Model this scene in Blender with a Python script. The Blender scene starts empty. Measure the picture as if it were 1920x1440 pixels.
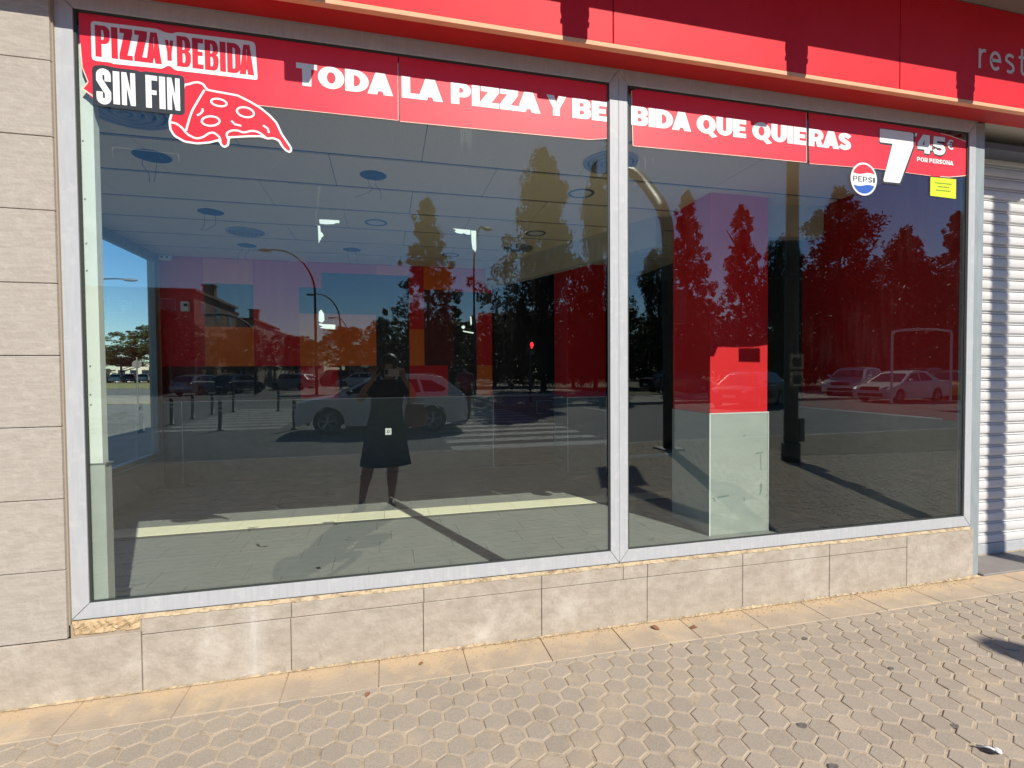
import bpy, bmesh, math, random
from mathutils import Vector, Matrix
from mathutils.geometry import tessellate_polygon
import numpy as np
random.seed(7)
PI = math.pi
D = bpy.data
S = bpy.context.scene
COL = S.collection

# ------------------------------------------------------------------ camera
yaw, pitch, roll = math.radians(13.84), math.radians(1.46), math.radians(-0.42)
cy_, sy_, cp_, sp_, cr_, sr_ = math.cos(yaw), math.sin(yaw), math.cos(pitch), math.sin(pitch), math.cos(roll), math.sin(roll)
Fw = Vector((sy_ * cp_, cy_ * cp_, -sp_))
r0 = Vector((cy_, -sy_, 0))
u0 = r0.cross(Fw)
Rt = cr_ * r0 + sr_ * u0
Up = -sr_ * r0 + cr_ * u0
cam = D.cameras.new("camera")
cam.sensor_width = 36
cam.lens = 954.2 / 1920 * 36
cam.clip_start = 0.005
cam.clip_end = 2000
co = D.objects.new("camera", cam)
COL.objects.link(co)
M = Matrix.Identity(4)
for i in range(3):
    M[i][0], M[i][1], M[i][2] = Rt[i], Up[i], -Fw[i]
M[0][3], M[1][3], M[2][3] = 0, -2.6, 1.45
co.matrix_world = M
S.camera = co

# ------------------------------------------------------------------ sky and sun
LD = Vector((-0.38, 1.0, -0.85)).normalized()       # the way the sunlight travels
elev = math.asin(-LD.z)
W = D.worlds.new("World")
S.world = W
W.use_nodes = True
nt = W.node_tree
bg = nt.nodes["Background"]
sky = nt.nodes.new("ShaderNodeTexSky")
sky.sky_type = 'NISHITA'
sky.sun_disc = False
sky.sun_elevation = elev
sky.sun_rotation = math.atan2(-LD.x, -LD.y)
sky.air_density = 0.9
sky.dust_density = 0.2
sky.ozone_density = 4.5
hsv = nt.nodes.new("ShaderNodeHueSaturation")
hsv.inputs["Saturation"].default_value = 1.22
nt.links.new(sky.outputs[0], hsv.inputs["Color"])
nt.links.new(hsv.outputs[0], bg.inputs[0])
bg.inputs[1].default_value = 0.10
sl = D.lights.new("sun", 'SUN')
sl.energy = 4.8
sl.angle = math.radians(0.4)
sl.color = (1.0, 0.93, 0.82)
so = D.objects.new("sun", sl)
COL.objects.link(so)
so.rotation_euler = LD.to_track_quat('-Z', 'Y').to_euler()
so.location = (10, -20, 20)
vs = S.view_settings
vs.view_transform = 'Standard'
vs.look = 'None'
vs.gamma = 1
vs.exposure = 0.28
S.render.engine = 'CYCLES'
cyc = S.cycles
cyc.use_denoising = True
cyc.max_bounces = 9
cyc.diffuse_bounces = 5
cyc.glossy_bounces = 5
cyc.transparent_max_bounces = 32
cyc.caustics_reflective = False
cyc.caustics_refractive = False
cyc.sample_clamp_indirect = 6


# ------------------------------------------------------------------ materials
def N(nt, typ, **kw):
    n = nt.nodes.new(typ)
    for k, v in kw.items():
        if k.startswith("in_"):
            key = k[3:]
            key = int(key) if key.isdigit() else key
            n.inputs[key].default_value = v
        else:
            setattr(n, k, v)
    return n


def mat(name, col, rough=0.6, col2=None, scale=8.0, stretch=(1, 1, 1), amount=1.0, bump=0.0, bscale=60.0, metal=0.0,
        spec=0.5, detail=6.0, col3=None, scale3=2.0, coat=0.0, bdist=0.01, lo=0.35, hi=0.65):
    m = D.materials.new(name)
    m.use_nodes = True
    nt = m.node_tree
    b = nt.nodes["Principled BSDF"]
    b.inputs["Roughness"].default_value = rough
    b.inputs["Metallic"].default_value = metal
    b.inputs["Specular IOR Level"].default_value = spec
    b.inputs["Coat Weight"].default_value = coat
    b.inputs["Coat Roughness"].default_value = 0.06
    c = (*col, 1)
    tc = N(nt, "ShaderNodeTexCoord")
    out = None
    mp = N(nt, "ShaderNodeMapping")
    mp.inputs["Scale"].default_value = stretch
    nt.links.new(tc.outputs["Object"], mp.inputs[0])
    if col2 is not None:
        no = N(nt, "ShaderNodeTexNoise", in_Scale=scale, in_Detail=detail, in_Roughness=0.65)
        nt.links.new(mp.outputs[0], no.inputs[0])
        rp = N(nt, "ShaderNodeMapRange", in_1=lo, in_2=hi, in_4=amount)
        nt.links.new(no.outputs[0], rp.inputs[0])
        mx = N(nt, "ShaderNodeMix", data_type='RGBA')
        mx.inputs[6].default_value = c
        mx.inputs[7].default_value = (*col2, 1)
        nt.links.new(rp.outputs[0], mx.inputs[0])
        out = mx.outputs[2]
        if col3 is not None:
            n3 = N(nt, "ShaderNodeTexNoise", in_Scale=scale3, in_Detail=8.0, in_Roughness=0.7)
            nt.links.new(tc.outputs["Object"], n3.inputs[0])
            r3 = N(nt, "ShaderNodeMapRange", in_1=0.52, in_2=0.72)
            nt.links.new(n3.outputs[0], r3.inputs[0])
            m3 = N(nt, "ShaderNodeMix", data_type='RGBA')
            nt.links.new(out, m3.inputs[6])
            m3.inputs[7].default_value = (*col3, 1)
            nt.links.new(r3.outputs[0], m3.inputs[0])
            out = m3.outputs[2]
        nt.links.new(out, b.inputs["Base Color"])
    else:
        b.inputs["Base Color"].default_value = c
    if bump:
        nb = N(nt, "ShaderNodeTexNoise", in_Scale=bscale, in_Detail=5.0)
        nt.links.new(tc.outputs["Object"], nb.inputs[0])
        bp = N(nt, "ShaderNodeBump", in_Strength=bump, in_Distance=bdist)
        nt.links.new(nb.outputs[0], bp.inputs["Height"])
        nt.links.new(bp.outputs[0], b.inputs["Normal"])
    return m


def glass_mat(name, f0, tint, rough=0.0, f90=1.0, dirt=0.0):
    m = D.materials.new(name)
    m.use_nodes = True
    nt = m.node_tree
    nt.nodes.remove(nt.nodes["Principled BSDF"])
    o = nt.nodes["Material Output"]
    lw = N(nt, "ShaderNodeLayerWeight")
    lw.inputs["Blend"].default_value = 0.5
    pw = N(nt, "ShaderNodeMath", operation='POWER', in_1=5.0)
    nt.links.new(lw.outputs["Facing"], pw.inputs[0])
    mr = N(nt, "ShaderNodeMapRange", in_1=0.0, in_2=1.0, in_3=f0, in_4=f90)
    nt.links.new(pw.outputs[0], mr.inputs[0])
    tr = N(nt, "ShaderNodeBsdfTransparent")
    tr.inputs[0].default_value = (*tint, 1)
    gl = N(nt, "ShaderNodeBsdfGlossy")
    gl.inputs["Roughness"].default_value = rough
    gl.inputs[0].default_value = (0.93, 1.0, 0.99, 1)
    mx = N(nt, "ShaderNodeMixShader")
    nt.links.new(mr.outputs[0], mx.inputs[0])
    nt.links.new(tr.outputs[0], mx.inputs[1])
    nt.links.new(gl.outputs[0], mx.inputs[2])
    if dirt:
        # faint wiped streaks and dust specks
        tc = N(nt, "ShaderNodeTexCoord")
        mp = N(nt, "ShaderNodeMapping")
        mp.inputs["Scale"].default_value = (16, 1, 1.3)
        nt.links.new(tc.outputs["Object"], mp.inputs[0])
        n1 = N(nt, "ShaderNodeTexNoise", in_Scale=1.6, in_Detail=7.0, in_Roughness=0.7)
        nt.links.new(mp.outputs[0], n1.inputs[0])
        n2 = N(nt, "ShaderNodeTexNoise", in_Scale=1.1, in_Detail=3.0)
        nt.links.new(tc.outputs["Object"], n2.inputs[0])
        ml = N(nt, "ShaderNodeMath", operation='MULTIPLY')
        nt.links.new(n1.outputs[0], ml.inputs[0]); nt.links.new(n2.outputs[0], ml.inputs[1])
        r = N(nt, "ShaderNodeMapRange", in_1=0.27, in_2=0.48, in_3=0.0, in_4=dirt)
        nt.links.new(ml.outputs[0], r.inputs[0])
        df = N(nt, "ShaderNodeBsdfDiffuse")
        df.inputs[0].default_value = (0.6, 0.6, 0.56, 1)
        m2 = N(nt, "ShaderNodeMixShader")
        nt.links.new(r.outputs[0], m2.inputs[0])
        nt.links.new(mx.outputs[0], m2.inputs[1]); nt.links.new(df.outputs[0], m2.inputs[2])
        mx = m2
    nt.links.new(mx.outputs[0], o.inputs[0])
    return m


def faint_mat(name, col, opacity):
    m = D.materials.new(name)
    m.use_nodes = True
    nt = m.node_tree
    b = nt.nodes["Principled BSDF"]
    b.inputs["Base Color"].default_value = (*col, 1)
    b.inputs["Alpha"].default_value = opacity
    b.inputs["Roughness"].default_value = 0.9
    return m


def emit_mat(name, col, s):
    m = D.materials.new(name)
    m.use_nodes = True
    b = m.node_tree.nodes["Principled BSDF"]
    b.inputs["Base Color"].default_value = (*col, 1)
    b.inputs["Emission Color"].default_value = (*col, 1)
    b.inputs["Emission Strength"].default_value = s
    return m


MT = {}
MT['glass'] = glass_mat("shop_glass", 0.070, (0.966, 0.998, 0.976), dirt=0.008)
MT['carglass'] = mat("car_glass", (0.01, 0.012, 0.013), 0.04, spec=0.9)
MT['stone'] = mat("limestone_cladding", (0.43, 0.39, 0.34), 0.8, (0.345, 0.308, 0.265), 15, (1, 1, 7), 0.85, 0.45, 90,
                  col3=(0.46, 0.42, 0.37), scale3=26, bdist=0.004, spec=.3)
MT['plinth'] = mat("plinth_limestone", (0.43, 0.38, 0.318), 0.85, (0.335, 0.292, 0.24), 14, (1, 1, 1.6), 0.9, 0.5, 70,
                   col3=(0.53, 0.49, 0.43), scale3=3.4, bdist=0.005, spec=.3)
_nt = MT['plinth'].node_tree
_b = _nt.nodes["Principled BSDF"]
_src = _b.inputs["Base Color"].links[0].from_socket
_tc = N(_nt, "ShaderNodeTexCoord"); _sx = N(_nt, "ShaderNodeSeparateXYZ")
_nt.links.new(_tc.outputs["Object"], _sx.inputs[0])
_mp = N(_nt, "ShaderNodeMapping"); _mp.inputs["Scale"].default_value = (22, 1, 2.2)
_nt.links.new(_tc.outputs["Object"], _mp.inputs[0])
_n = N(_nt, "ShaderNodeTexNoise", in_Scale=1.5, in_Detail=8.0, in_Roughness=0.7)
_nt.links.new(_mp.outputs[0], _n.inputs[0])
# one lime run-off below the frame, 12 cm wide
_d = N(_nt, "ShaderNodeMath", operation='ADD', in_1=0.62); _nt.links.new(_sx.outputs[0], _d.inputs[0])
_a = N(_nt, "ShaderNodeMath", operation='ABSOLUTE'); _nt.links.new(_d.outputs[0], _a.inputs[0])
_w = N(_nt, "ShaderNodeMapRange", in_1=0.09, in_2=0.0); _nt.links.new(_a.outputs[0], _w.inputs[0])
_m = N(_nt, "ShaderNodeMath", operation='MULTIPLY'); _nt.links.new(_w.outputs[0], _m.inputs[0]); _nt.links.new(_n.outputs[0], _m.inputs[1])
_r = N(_nt, "ShaderNodeMapRange", in_1=0.08, in_2=0.6, in_4=0.55); _nt.links.new(_m.outputs[0], _r.inputs[0])
_x = N(_nt, "ShaderNodeMix", data_type='RGBA'); _x.inputs[7].default_value = (0.60, 0.575, 0.54, 1)
_nt.links.new(_src, _x.inputs[6]); _nt.links.new(_r.outputs[0], _x.inputs[0])
# fine dark scratches
_mp2 = N(_nt, "ShaderNodeMapping"); _mp2.inputs["Scale"].default_value = (9, 1, 3); _mp2.inputs["Rotation"].default_value = (0, .5, 0)
_nt.links.new(_tc.outputs["Object"], _mp2.inputs[0])
_n2 = N(_nt, "ShaderNodeTexNoise", in_Scale=4.0, in_Detail=3.0, in_Distortion=2.5); _nt.links.new(_mp2.outputs[0], _n2.inputs[0])
_r2 = N(_nt, "ShaderNodeMapRange", in_1=0.66, in_2=0.72, in_4=0.35); _nt.links.new(_n2.outputs[0], _r2.inputs[0])
_x2 = N(_nt, "ShaderNodeMix", data_type='RGBA'); _x2.inputs[7].default_value = (0.22, 0.18, 0.14, 1)
_nt.links.new(_x.outputs[2], _x2.inputs[6]); _nt.links.new(_r2.outputs[0], _x2.inputs[0])
_nt.links.new(_x2.outputs[2], _b.inputs["Base Color"])
MT['mortar'] = mat("sandy_mortar", (0.60, 0.46, 0.28), 0.95, (0.40, 0.28, 0.15), 14, amount=1.0, bump=0.5, bscale=45, bdist=0.02)
MT['sealant'] = mat("aged_sealant", (0.52, 0.41, 0.26), 0.9, (0.22, 0.15, 0.09), 26, bump=0.5, bscale=80, lo=0.45, hi=0.7)
MT['alu'] = mat("painted_aluminium", (0.45, 0.468, 0.49), 0.5, (0.39, 0.405, 0.425), 9, (8, 8, 0.6), 0.8, col3=(0.52, 0.52, 0.52), scale3=14, spec=.4)
MT['post'] = mat("grey_steel_paint", (0.30, 0.345, 0.36), 0.5, (0.24, 0.28, 0.295), 6, (4, 4, 0.8))
MT['gasket'] = mat("rubber_gasket", (0.03, 0.035, 0.03), 0.6)
MT['fascia'] = mat("red_fascia_metal", (0.64, 0.007, 0.020), 0.6, (0.68, 0.014, 0.028), 3.5, (1, 1, 1), 0.8, 0.10, 200, spec=.3, col3=(0.58, 0.008, 0.020), scale3=12, bdist=0.002)
MT['soffit'] = mat("red_soffit_metal", (0.50, 0.010, 0.008), 0.5, (0.42, 0.008, 0.008), 5)
MT['lip'] = mat("beige_edge_trim", (0.82, 0.40, 0.235), 0.7, (0.74, 0.36, 0.21), 10)
MT['letter'] = mat("white_vinyl", (0.80, 0.80, 0.79), 0.5, (0.76, 0.77, 0.76), 15)
MT['fasletter'] = mat("pale_grey_letters", (0.62, 0.56, 0.55), 0.5)
MT['banner'] = mat("red_vinyl_banner", (0.80, 0.012, 0.035), 0.5, (0.84, 0.025, 0.05), 2.0)
MT['bedge'] = mat("banner_pale_edge", (0.85, 0.62, 0.50), 0.6)
MT['black'] = mat("black_vinyl", (0.022, 0.028, 0.034), 0.5)
MT['blue'] = mat("blue_vinyl", (0.02, 0.10, 0.45), 0.5)
MT['lime'] = mat("lime_paper", (0.62, 0.80, 0.02), 0.7)
MT['limetext'] = mat("dark_print", (0.20, 0.28, 0.02), 0.7)
MT['tape'] = mat("white_tape_residue", (0.74, 0.80, 0.76), 0.7, (0.66, 0.74, 0.70), 60)
MT['shutter'] = mat("white_shutter_paint", (0.66, 0.66, 0.66), 0.5, (0.58, 0.58, 0.575), 3, (1, 1, 5), 0.9, col3=(0.58, 0.57, 0.55), scale3=6)
MT['darkline'] = mat("shutter_gap", (0.06, 0.06, 0.06), 0.7)
MT['housing'] = mat("shutter_lintel", (0.36, 0.35, 0.31), 0.7)
MT['step'] = mat("grey_threshold_stone", (0.24, 0.225, 0.21), 0.8, (0.20, 0.19, 0.175), 6, bump=0.2, bscale=80)
MT['upper'] = mat("upper_wall_render", (0.50, 0.45, 0.38), 0.85, (0.45, 0.40, 0.34), 3)
MT['overhang'] = mat("grey_overhang_sheet", (0.22, 0.21, 0.19), 0.6)
MT['tile'] = mat("grey_floor_tile", (0.245, 0.25, 0.245), 0.45, (0.215, 0.22, 0.215), 5, (1, 6, 1), 0.8, col3=(0.27, 0.275, 0.268), scale3=2)
MT['cream'] = mat("cream_floor_tile", (0.90, 0.85, 0.66), 0.45, (0.85, 0.80, 0.61), 6)
MT['grout'] = mat("dark_grout", (0.10, 0.10, 0.095), 0.8)
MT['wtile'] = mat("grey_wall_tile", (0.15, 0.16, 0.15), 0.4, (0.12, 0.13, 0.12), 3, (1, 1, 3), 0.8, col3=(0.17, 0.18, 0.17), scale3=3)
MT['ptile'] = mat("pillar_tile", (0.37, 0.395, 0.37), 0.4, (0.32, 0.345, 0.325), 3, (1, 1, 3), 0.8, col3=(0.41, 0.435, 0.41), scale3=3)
MT['ceil'] = mat("mineral_ceiling_tile", (0.86, 0.75, 0.53), 0.9, (0.74, 0.64, 0.46), 70, amount=0.8, bump=0.4, bscale=140, bdist=0.004)
MT['groove'] = mat("blue_grey_ceiling_rail", (0.10, 0.12, 0.15), 0.6)
MT['plaster'] = mat("white_green_plaster", (0.72, 0.74, 0.70), 0.8, (0.66, 0.69, 0.65), 4, col3=(0.6, 0.62, 0.58), scale3=6)
MT['beam'] = mat("pale_bulkhead_paint", (0.50, 0.48, 0.42), 0.8)
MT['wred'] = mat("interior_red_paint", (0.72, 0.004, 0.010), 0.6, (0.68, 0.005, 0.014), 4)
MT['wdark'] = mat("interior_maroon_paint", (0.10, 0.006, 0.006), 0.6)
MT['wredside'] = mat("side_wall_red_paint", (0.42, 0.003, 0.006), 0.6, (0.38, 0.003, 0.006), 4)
MT['notice'] = mat("weathered_paper", (0.34, 0.33, 0.30), 0.8, (0.24, 0.23, 0.21), 20)
MT['worange'] = mat("interior_orange_paint", (0.90, 0.16, 0.01), 0.5, (0.86, 0.15, 0.01), 4)
MT['wblack'] = mat("interior_black_paint", (0.010, 0.010, 0.012), 0.6)
MT['pinkred'] = MT['wred']
MT['white'] = mat("white_plastic", (0.75, 0.76, 0.74), 0.4)
MT['dwhite'] = mat("grey_diffuser_metal", (0.26, 0.27, 0.28), 0.35)
MT['hole'] = mat("dark_ceiling_void", (0.015, 0.03, 0.045), 0.8)
MT['wire'] = mat("loose_cable", (0.06, 0.06, 0.07), 0.6)
MT['lamp'] = mat("black_lamp_housing", (0.03, 0.03, 0.03), 0.4)
MT['asphalt'] = mat("asphalt", (0.155, 0.152, 0.145), 0.9, (0.20, 0.195, 0.182), 1.2, amount=0.9, bump=0.4, bscale=40, col3=(0.12, 0.12, 0.117), scale3=6, detail=10)
MT['paint'] = mat("worn_road_paint", (0.55, 0.54, 0.50), 0.8, (0.20, 0.195, 0.18), 7, lo=0.5, hi=0.66)
MT['kerb'] = mat("granite_kerb", (0.42, 0.39, 0.34), 0.8, (0.34, 0.32, 0.28), 12)
MT['concrete'] = mat("pale_concrete_paving", (0.36, 0.33, 0.28), 0.9, (0.28, 0.26, 0.22), 1.5, bump=0.2)
MT['soil'] = mat("park_soil", (0.16, 0.13, 0.075), 0.95, (0.09, 0.10, 0.045), 0.6, detail=8)
MT['dirt'] = mat("dusty_soil_strip", (0.28, 0.235, 0.17), 0.95, (0.17, 0.13, 0.09), 5, detail=9, bump=0.5, bscale=20)
MT['grass'] = mat("dry_verge_grass", (0.20, 0.21, 0.07), 0.95, (0.30, 0.26, 0.13), 1.5)
MT['bark'] = mat("tree_bark", (0.10, 0.075, 0.05), 0.9, (0.06, 0.045, 0.03), 12, bump=0.5, bscale=30)
MT['steel'] = mat("galvanised_steel", (0.20, 0.21, 0.20), 0.5, (0.15, 0.155, 0.15), 5, metal=0.0)
MT['mast'] = mat("dark_mast_paint", (0.045, 0.045, 0.04), 0.5)
MT['tyre'] = mat("tyre_rubber", (0.02, 0.02, 0.02), 0.8)
MT['rim'] = mat("alloy_rim", (0.45, 0.45, 0.46), 0.3, metal=0.8)
MT['trim'] = mat("black_trim", (0.02, 0.02, 0.022), 0.5)
MT['redlamp'] = mat("red_lamp_plastic", (0.35, 0.01, 0.01), 0.2)
MT['hlamp'] = mat("headlamp_glass", (0.5, 0.52, 0.55), 0.08, spec=0.9)
MT['brick'] = mat("red_brick_render", (0.36, 0.20, 0.15), 0.9, (0.30, 0.16, 0.12), 1)
MT['render'] = mat("buff_render", (0.48, 0.36, 0.27), 0.9, (0.42, 0.31, 0.23), 0.7)
MT['roof'] = mat("clay_roof", (0.30, 0.14, 0.09), 0.9)
MT['wbuild'] = mat("white_render", (0.70, 0.66, 0.58), 0.9)
MT['pane'] = mat("dark_window_pane", (0.03, 0.04, 0.05), 0.1, spec=0.8)
MT['skin'] = mat("skin", (0.42, 0.24, 0.17), 0.55)
MT['hair'] = mat("dark_hair", (0.035, 0.02, 0.012), 0.5)
MT['dress'] = mat("navy_black_dress", (0.016, 0.019, 0.030), 0.8)
MT['maroon'] = mat("maroon_cotton", (0.26, 0.03, 0.07), 0.85)
MT['denim'] = mat("dark_trousers", (0.03, 0.035, 0.05), 0.85)
MT['bag'] = mat("brown_leather_bag", (0.16, 0.06, 0.045), 0.5)
MT['phone'] = mat("white_phone_back", (0.65, 0.65, 0.63), 0.25)
MT['shoe'] = mat("dark_shoe", (0.05, 0.04, 0.035), 0.6)
MT['sred'] = emit_mat("red_signal_light", (1.0, 0.02, 0.03), 14)
MT['leafa'] = mat("dry_leaf", (0.30, 0.13, 0.06), 0.8, (0.18, 0.09, 0.05), 40)
MT['gum'] = mat("old_gum", (0.19, 0.17, 0.145), 0.9, (0.10, 0.095, 0.085), 60)
MT['twig'] = mat("dry_weed", (0.36, 0.27, 0.13), 0.9, (0.22, 0.17, 0.08), 20)


def leaf_mat(name, col, col2):
    m = mat(name, col, 0.6, col2, 0.8, detail=3)
    nt = m.node_tree
    b = nt.nodes["Principled BSDF"]
    tr = N(nt, "ShaderNodeBsdfTranslucent")
    tr.inputs[0].default_value = (col[0] * 1.6, col[1] * 1.9, col[2], 1)
    mx = N(nt, "ShaderNodeMixShader")
    mx.inputs[0].default_value = 0.08
    nt.links.new(b.outputs[0], mx.inputs[1])
    nt.links.new(tr.outputs[0], mx.inputs[2])
    nt.links.new(mx.outputs[0], nt.nodes["Material Output"].inputs[0])
    return m


MT['leafd'] = leaf_mat("dark_conifer_foliage", (0.030, 0.042, 0.018), (0.018, 0.027, 0.012))
MT['leafm'] = leaf_mat("mid_green_foliage", (0.042, 0.058, 0.020), (0.026, 0.040, 0.015))
MT['leafp'] = leaf_mat("pine_crown_foliage", (0.085, 0.105, 0.035), (0.05, 0.07, 0.025))


# ------------------------------------------------------------------ mesh helpers
def tag(o, label=None, cat=None, group=None, kind=None):
    if label: o['label'] = label
    if cat: o['category'] = cat
    if group: o['group'] = group
    if kind: o['kind'] = kind
    return o


def empty(name, loc=(0, 0, 0), rz=0.0, label=None, cat=None, group=None):
    o = D.objects.new(name, None)
    COL.objects.link(o)
    o.location = loc
    o.rotation_euler = (0, 0, rz)
    o.empty_display_size = 0.2
    return tag(o, label, cat, group)


class MB:
    def __init__(s):
        s.v = []; s.f = []; s.mi = []; s.cur = 0

    def add(s, vs, fs, mi=None):
        n = len(s.v)
        s.v += [tuple(p) for p in vs]
        s.f += [tuple(n + i for i in f) for f in fs]
        s.mi += [s.cur if mi is None else mi] * len(fs)
        return s

    def box(s, x0, x1, y0, y1, z0, z1, mi=None):
        v = [(x0, y0, z0), (x1, y0, z0), (x1, y1, z0), (x0, y1, z0), (x0, y0, z1), (x1, y0, z1), (x1, y1, z1), (x0, y1, z1)]
        return s.add(v, [(0, 3, 2, 1), (4, 5, 6, 7), (0, 1, 5, 4), (1, 2, 6, 5), (2, 3, 7, 6), (3, 0, 4, 7)], mi)

    def bbox(s, x0, x1, y0, y1, z0, z1, b=0.004, mi=None):
        """box with chamfered edges"""
        bm = bmesh.new()
        bmesh.ops.create_cube(bm, size=1)
        for v in bm.verts:
            v.co = Vector(((x0 + x1) / 2 + v.co.x * (x1 - x0), (y0 + y1) / 2 + v.co.y * (y1 - y0), (z0 + z1) / 2 + v.co.z * (z1 - z0)))
        bmesh.ops.bevel(bm, geom=list(bm.edges), offset=b, segments=1, profile=0.5, affect='EDGES')
        return s.bm(bm, mi)

    def bm(s, bm, mi=None):
        bm.verts.index_update()
        s.add([v.co[:] for v in bm.verts], [[v.index for v in f.verts] for f in bm.faces], mi)
        bm.free()
        return s

    def quad(s, a, b, c, d, mi=None):
        return s.add([a, b, c, d], [(0, 1, 2, 3)], mi)

    def prism(s, pts, y0, y1, mi=None):
        """polygon in x,z extruded along y"""
        n = len(pts)
        area = sum(pts[i][0] * pts[(i + 1) % n][1] - pts[(i + 1) % n][0] * pts[i][1] for i in range(n))
        if area < 0: pts = pts[::-1]
        v = [(p[0], y0, p[1]) for p in pts] + [(p[0], y1, p[1]) for p in pts]
        f = [tuple(range(n)), tuple(range(2 * n - 1, n - 1, -1))]
        f += [(i, i + n, (i + 1) % n + n, (i + 1) % n) for i in range(n)]
        return s.add(v, f, mi)

    def tube(s, path, rad, seg=10, cap=True, mi=None):
        path = [Vector(p) for p in path]
        n = len(path)
        rs = rad if isinstance(rad, (list, tuple)) else [rad] * n
        vs, fs = [], []
        ref = None
        for i in range(n):
            t = (path[min(i + 1, n - 1)] - path[max(i - 1, 0)]).normalized()
            if ref is None:
                ref = Vector((1, 0, 0)) if abs(t.x) < 0.8 else Vector((0, 1, 0))
            a = (ref - t * ref.dot(t)).normalized()
            ref = a
            b = t.cross(a)
            for k in range(seg):
                an = 2 * PI * k / seg
                vs.append(path[i] + (a * math.cos(an) + b * math.sin(an)) * rs[i])
        for i in range(n - 1):
            for k in range(seg):
                k2 = (k + 1) % seg
                fs.append((i * seg + k, i * seg + k2, (i + 1) * seg + k2, (i + 1) * seg + k))
        if cap:
            fs.append(tuple(range(seg - 1, -1, -1)))
            fs.append(tuple((n - 1) * seg + k for k in range(seg)))
        return s.add(vs, fs, mi)

    def ell(s, c, r, seg=14, rings=8, mi=None):
        vs, fs = [], []
        for i in range(rings + 1):
            th = PI * i / rings
            for k in range(seg):
                ph = 2 * PI * k / seg
                vs.append((c[0] + r[0] * math.sin(th) * math.cos(ph), c[1] + r[1] * math.sin(th) * math.sin(ph), c[2] + r[2] * math.cos(th)))
        for i in range(rings):
            for k in range(seg):
                k2 = (k + 1) % seg
                fs.append((i * seg + k, (i + 1) * seg + k, (i + 1) * seg + k2, i * seg + k2))
        return s.add(vs, fs, mi)

    def rings(s, loops, closed=True, cap=True, mi=None):
        n = len(loops[0])
        vs = [p for l in loops for p in l]
        fs = []
        for i in range(len(loops) - 1):
            for k in range(n if closed else n - 1):
                k2 = (k + 1) % n
                fs.append((i * n + k, i * n + k2, (i + 1) * n + k2, (i + 1) * n + k))
        if cap:
            fs.append(tuple(range(n - 1, -1, -1)))
            fs.append(tuple((len(loops) - 1) * n + k for k in range(n)))
        return s.add(vs, fs, mi)

    def poly(s, loops, y, mi=None):
        """flat x,z polygon with holes at depth y, facing -y"""
        vl = [[Vector((p[0], p[1], 0)) for p in l] for l in loops]
        tris = tessellate_polygon(vl)
        flat = [(p[0], y, p[1]) for l in loops for p in l]
        fs = []
        for t in tris:
            a, b, c = [flat[i] for i in t]
            ar = (b[0] - a[0]) * (c[2] - a[2]) - (c[0] - a[0]) * (b[2] - a[2])
            if abs(ar) < 1e-12: continue
            fs.append(t if ar > 0 else (t[0], t[2], t[1]))
        return s.add(flat, fs, mi)

    def mesh(s, name, mats, smooth=False):
        me = D.meshes.new(name)
        me.from_pydata(s.v, [], s.f)
        if not isinstance(mats, (list, tuple)): mats = [mats]
        for m in mats: me.materials.append(m)
        if len(mats) > 1:
            me.polygons.foreach_set("material_index", s.mi)
        if smooth:
            me.polygons.foreach_set("use_smooth", [True] * len(me.polygons))
        me.update()
        return me

    def build(s, name, mats, parent=None, smooth=False, fix=False):
        me = s.mesh(name, mats, smooth)
        if fix:
            bm = bmesh.new(); bm.from_mesh(me)
            bmesh.ops.recalc_face_normals(bm, faces=bm.faces)
            bm.to_mesh(me); bm.free()
        o = D.objects.new(name, me)
        COL.objects.link(o)
        o.parent = parent
        return o


def copy_tree(o, parent=None):
    c = o.copy()
    COL.objects.link(c)
    c.parent = parent
    for ch in list(o.children):
        copy_tree(ch, c)
    return c


def smooth_path(pts, n=6):
    """Catmull-Rom through points"""
    P = [Vector(p) for p in pts]
    out = []
    for i in range(len(P) - 1):
        p0, p1, p2, p3 = P[max(i - 1, 0)], P[i], P[i + 1], P[min(i + 2, len(P) - 1)]
        for k in range(n):
            t = k / n
            out.append(0.5 * ((2 * p1) + (-p0 + p2) * t + (2 * p0 - 5 * p1 + 4 * p2 - p3) * t * t + (-p0 + 3 * p1 - 3 * p2 + p3) * t ** 3))
    out.append(P[-1])
    return out


# ------------------------------------------------------------------ lettering
def q_arc(cx, cz, rx, rz, a0, a1, n=7, p=1.0):
    out = []
    for i in range(n + 1):
        a = math.radians(a0 + (a1 - a0) * i / n)
        c, s_ = math.cos(a), math.sin(a)
        out.append((cx + rx * math.copysign(abs(c) ** p, c), cz + rz * math.copysign(abs(s_) ** p, s_)))
    return out


def rr(x0, z0, x1, z1, rx=0, rz=0, corners='1111', n=6):
    """ccw rounded rect; corners bl br tr tl"""
    o = []
    o += q_arc(x0 + rx, z0 + rz, rx, rz, 180, 270, n) if corners[0] == '1' else [(x0, z0)]
    o += q_arc(x1 - rx, z0 + rz, rx, rz, 270, 360, n) if corners[1] == '1' else [(x1, z0)]
    o += q_arc(x1 - rx, z1 - rz, rx, rz, 0, 90, n) if corners[2] == '1' else [(x1, z1)]
    o += q_arc(x0 + rx, z1 - rz, rx, rz, 90, 180, n) if corners[3] == '1' else [(x0, z1)]
    return o


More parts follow.
